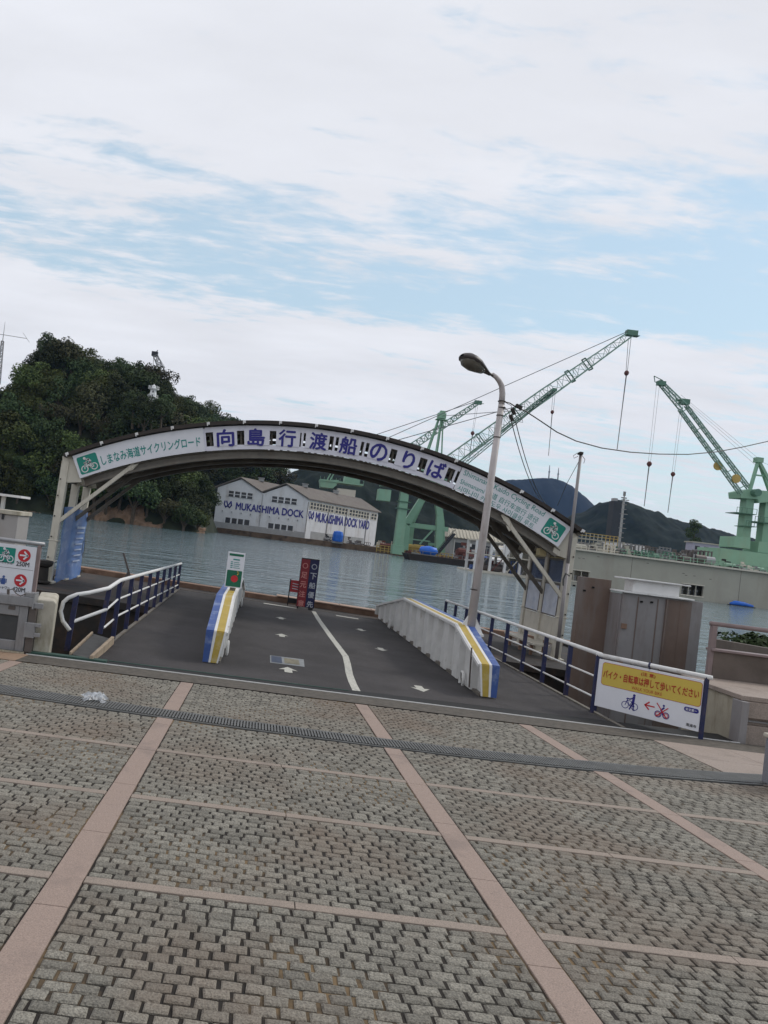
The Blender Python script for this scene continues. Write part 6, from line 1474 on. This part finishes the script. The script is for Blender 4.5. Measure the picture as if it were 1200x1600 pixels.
mb = MB(); lattice(mb, P(1067, 636, Y4 - 3), R1, 1.5, 1.5, .9, .7, 7, .22, .09, (0, 1, 0)); mb.build('fly_jib', M['cranelight'], c4)
mb = MB()
for tt in (.05, .25, .5, .75, .97): mb.bar(P(1157, 771, Y4 + .7).lerp(P(1062, 640, Y4 - 3.8), tt), P(1171, 764, Y4 + 3.3).lerp(P(1072, 634, Y4 - 2.2), tt), .16)
mb.build('cross_beam', M['cranelight'], c4)
mb = MB(); p = P(1069, 628, Y4 - 3); mb.box(tuple(p), (2.0, 1.6, 1.2)); mb.box((p.x - 1.2, p.y, p.z + .2), (1.4, .5, .4)); mb.build('middle_head', M['cranedark'], c4)
mb = MB(); p = R1; mb.box((p.x + .5, p.y, p.z - .4), (1.8, 1.2, 1.0)); mb.bar(p + V((-1.6, -.5, 1.0)), p + V((.6, -.5, .2)), .14); mb.bar(p + V((-1.6, -.5, 1.0)), p + V((-1.2, -.5, -.4)), .14); mb.bar(p + V((-1.2, -.5, -.4)), p + V((.4, -.5, -.6)), .14); mb.build('jib_head', M['cranedark'], c4)
mb = MB()
for k, (xa_, ya_, xb_, yb_) in enumerate(((1064, 617, 1187, 718), (1072, 627, 1184, 722), (1078, 636, 1181, 727))): rope(mb, P(xa_, ya_, Y4 - 3), P(xb_, yb_, Y4 + 3), .03)
rope(mb, at_, P(1240, 745, Y4 + 3), .04); mb.build('pendant_rope', M['cable'], c4)
for x, y in ((1122, 728), (1150, 748)):
    p = P(x, y, Y4 - .5); mb = MB(); mb.lathe([(1.05, -.2), (1.05, .2)], n=18, M=Matrix.Translation(p) @ Matrix.Rotation(rad(90), 4, 'X')); mb.build('rope_drum', M['yrail'], c4)
hookset(c4, P(1028, 602, Y4 - 4), P(1014.5, 725, Y4 - 4), P(1006.5, 791, Y4 - 4), .35, .03, .62)
hookset(c4, P(1065, 634, Y4 - 3), P(1051.5, 741, Y4 - 3), P(1043.5, 801, Y4 - 3), .3, .03, .55)
# distant lattice jib behind the island and radio mast at the far left
c5 = thing('distant_crane', 'distant grey lattice crane jib showing above the island trees', 'crane', tuple(P(266, 640, 460)), 'cranes beyond the island')
mb = MB(); lattice(mb, P(275, 630, 460), P(243, 556, 460), 3.6, 3.6, 2.6, 2.6, 12, .55, .35, (0, 1, 0)); mb.build('jib', M['grey'], c5)
mb = MB(); p = P(242, 553, 460); mb.box(tuple(p), (3.6, 2.5, 2.6)); mb.bar(p, p + V((1.5, 0, 2.5)), .4); mb.build('jib_head', M['black'], c5)
mb = MB(); rope(mb, P(240, 556, 460), P(239, 575, 460), .15); mb.bar(P(245, 553, 460), P(258, 575, 460), .25); mb.build('rope', M['cable'], c5)
t = thing('radio_mast', 'thin lattice radio mast with a horizontal wire boom at the far left', 'mast', tuple(P(0, 590, 290)))
mb = MB(); lattice(mb, P(-3, 600, 290), P(4, 533, 290), 1.3, 1.3, .8, .8, 14, .16, .10, (0, 1, 0)); mb.tube([P(4, 534, 290), P(8, 503, 290)], [.16, .05], 5); mb.build('tower', M['grey'], t)
mb = MB(); mb.tube([P(-35, 518, 290), P(5, 523, 290), P(42, 529, 290)], .11, 5); mb.tube([P(36, 520, 290), P(46, 535, 290)], .07, 5); mb.build('boom', M['grey'], t)
# antennas on the blue mountain
for k, (x, y0, y1) in enumerate(((857, 749, 727), (871, 752, 731))):
    p, q = P(x, y0 + 3, 3000), P(x + 2, y1, 3000); t = thing('summit_antenna', ['left and taller of the two antennas on the summit of the blue mountain', 'right and shorter of the two antennas on the summit of the blue mountain'][k], 'antenna', tuple(p), 'antennas on the blue mountain')
    mb = MB(); mb.tube([p, p.lerp(q, .5), q], [3.2, 2.4, 1.2], 5); mb.build('pole', M['grey'], t)
    mb = MB(); m_ = p.lerp(q, .55); mb.lathe([(3.6, 0), (3.6, 5)], c=tuple(m_), n=6); mb.build('drum', M['grey'], t)

# ------------------------------------------------------------------ air
mb = MB(); mb.bx(-4600, 4600, -70, 4600, -8, 420); hz_ = mb.build('haze', None); hz_.data.materials.clear()
hm = bpy.data.materials.new('haze_air'); hm.use_nodes = True; t_ = hm.node_tree; t_.nodes.remove(t_.nodes['Principled BSDF'])
pv = t_.nodes.new('ShaderNodeVolumePrincipled'); pv.inputs['Color'].default_value = (.34, .56, 1.0, 1); pv.inputs['Density'].default_value = 4.2e-5; pv.inputs['Anisotropy'].default_value = .2
t_.links.new(pv.outputs[0], t_.nodes['Material Output'].inputs['Volume']); hz_.data.materials.append(hm); struct(hz_, 'stuff')
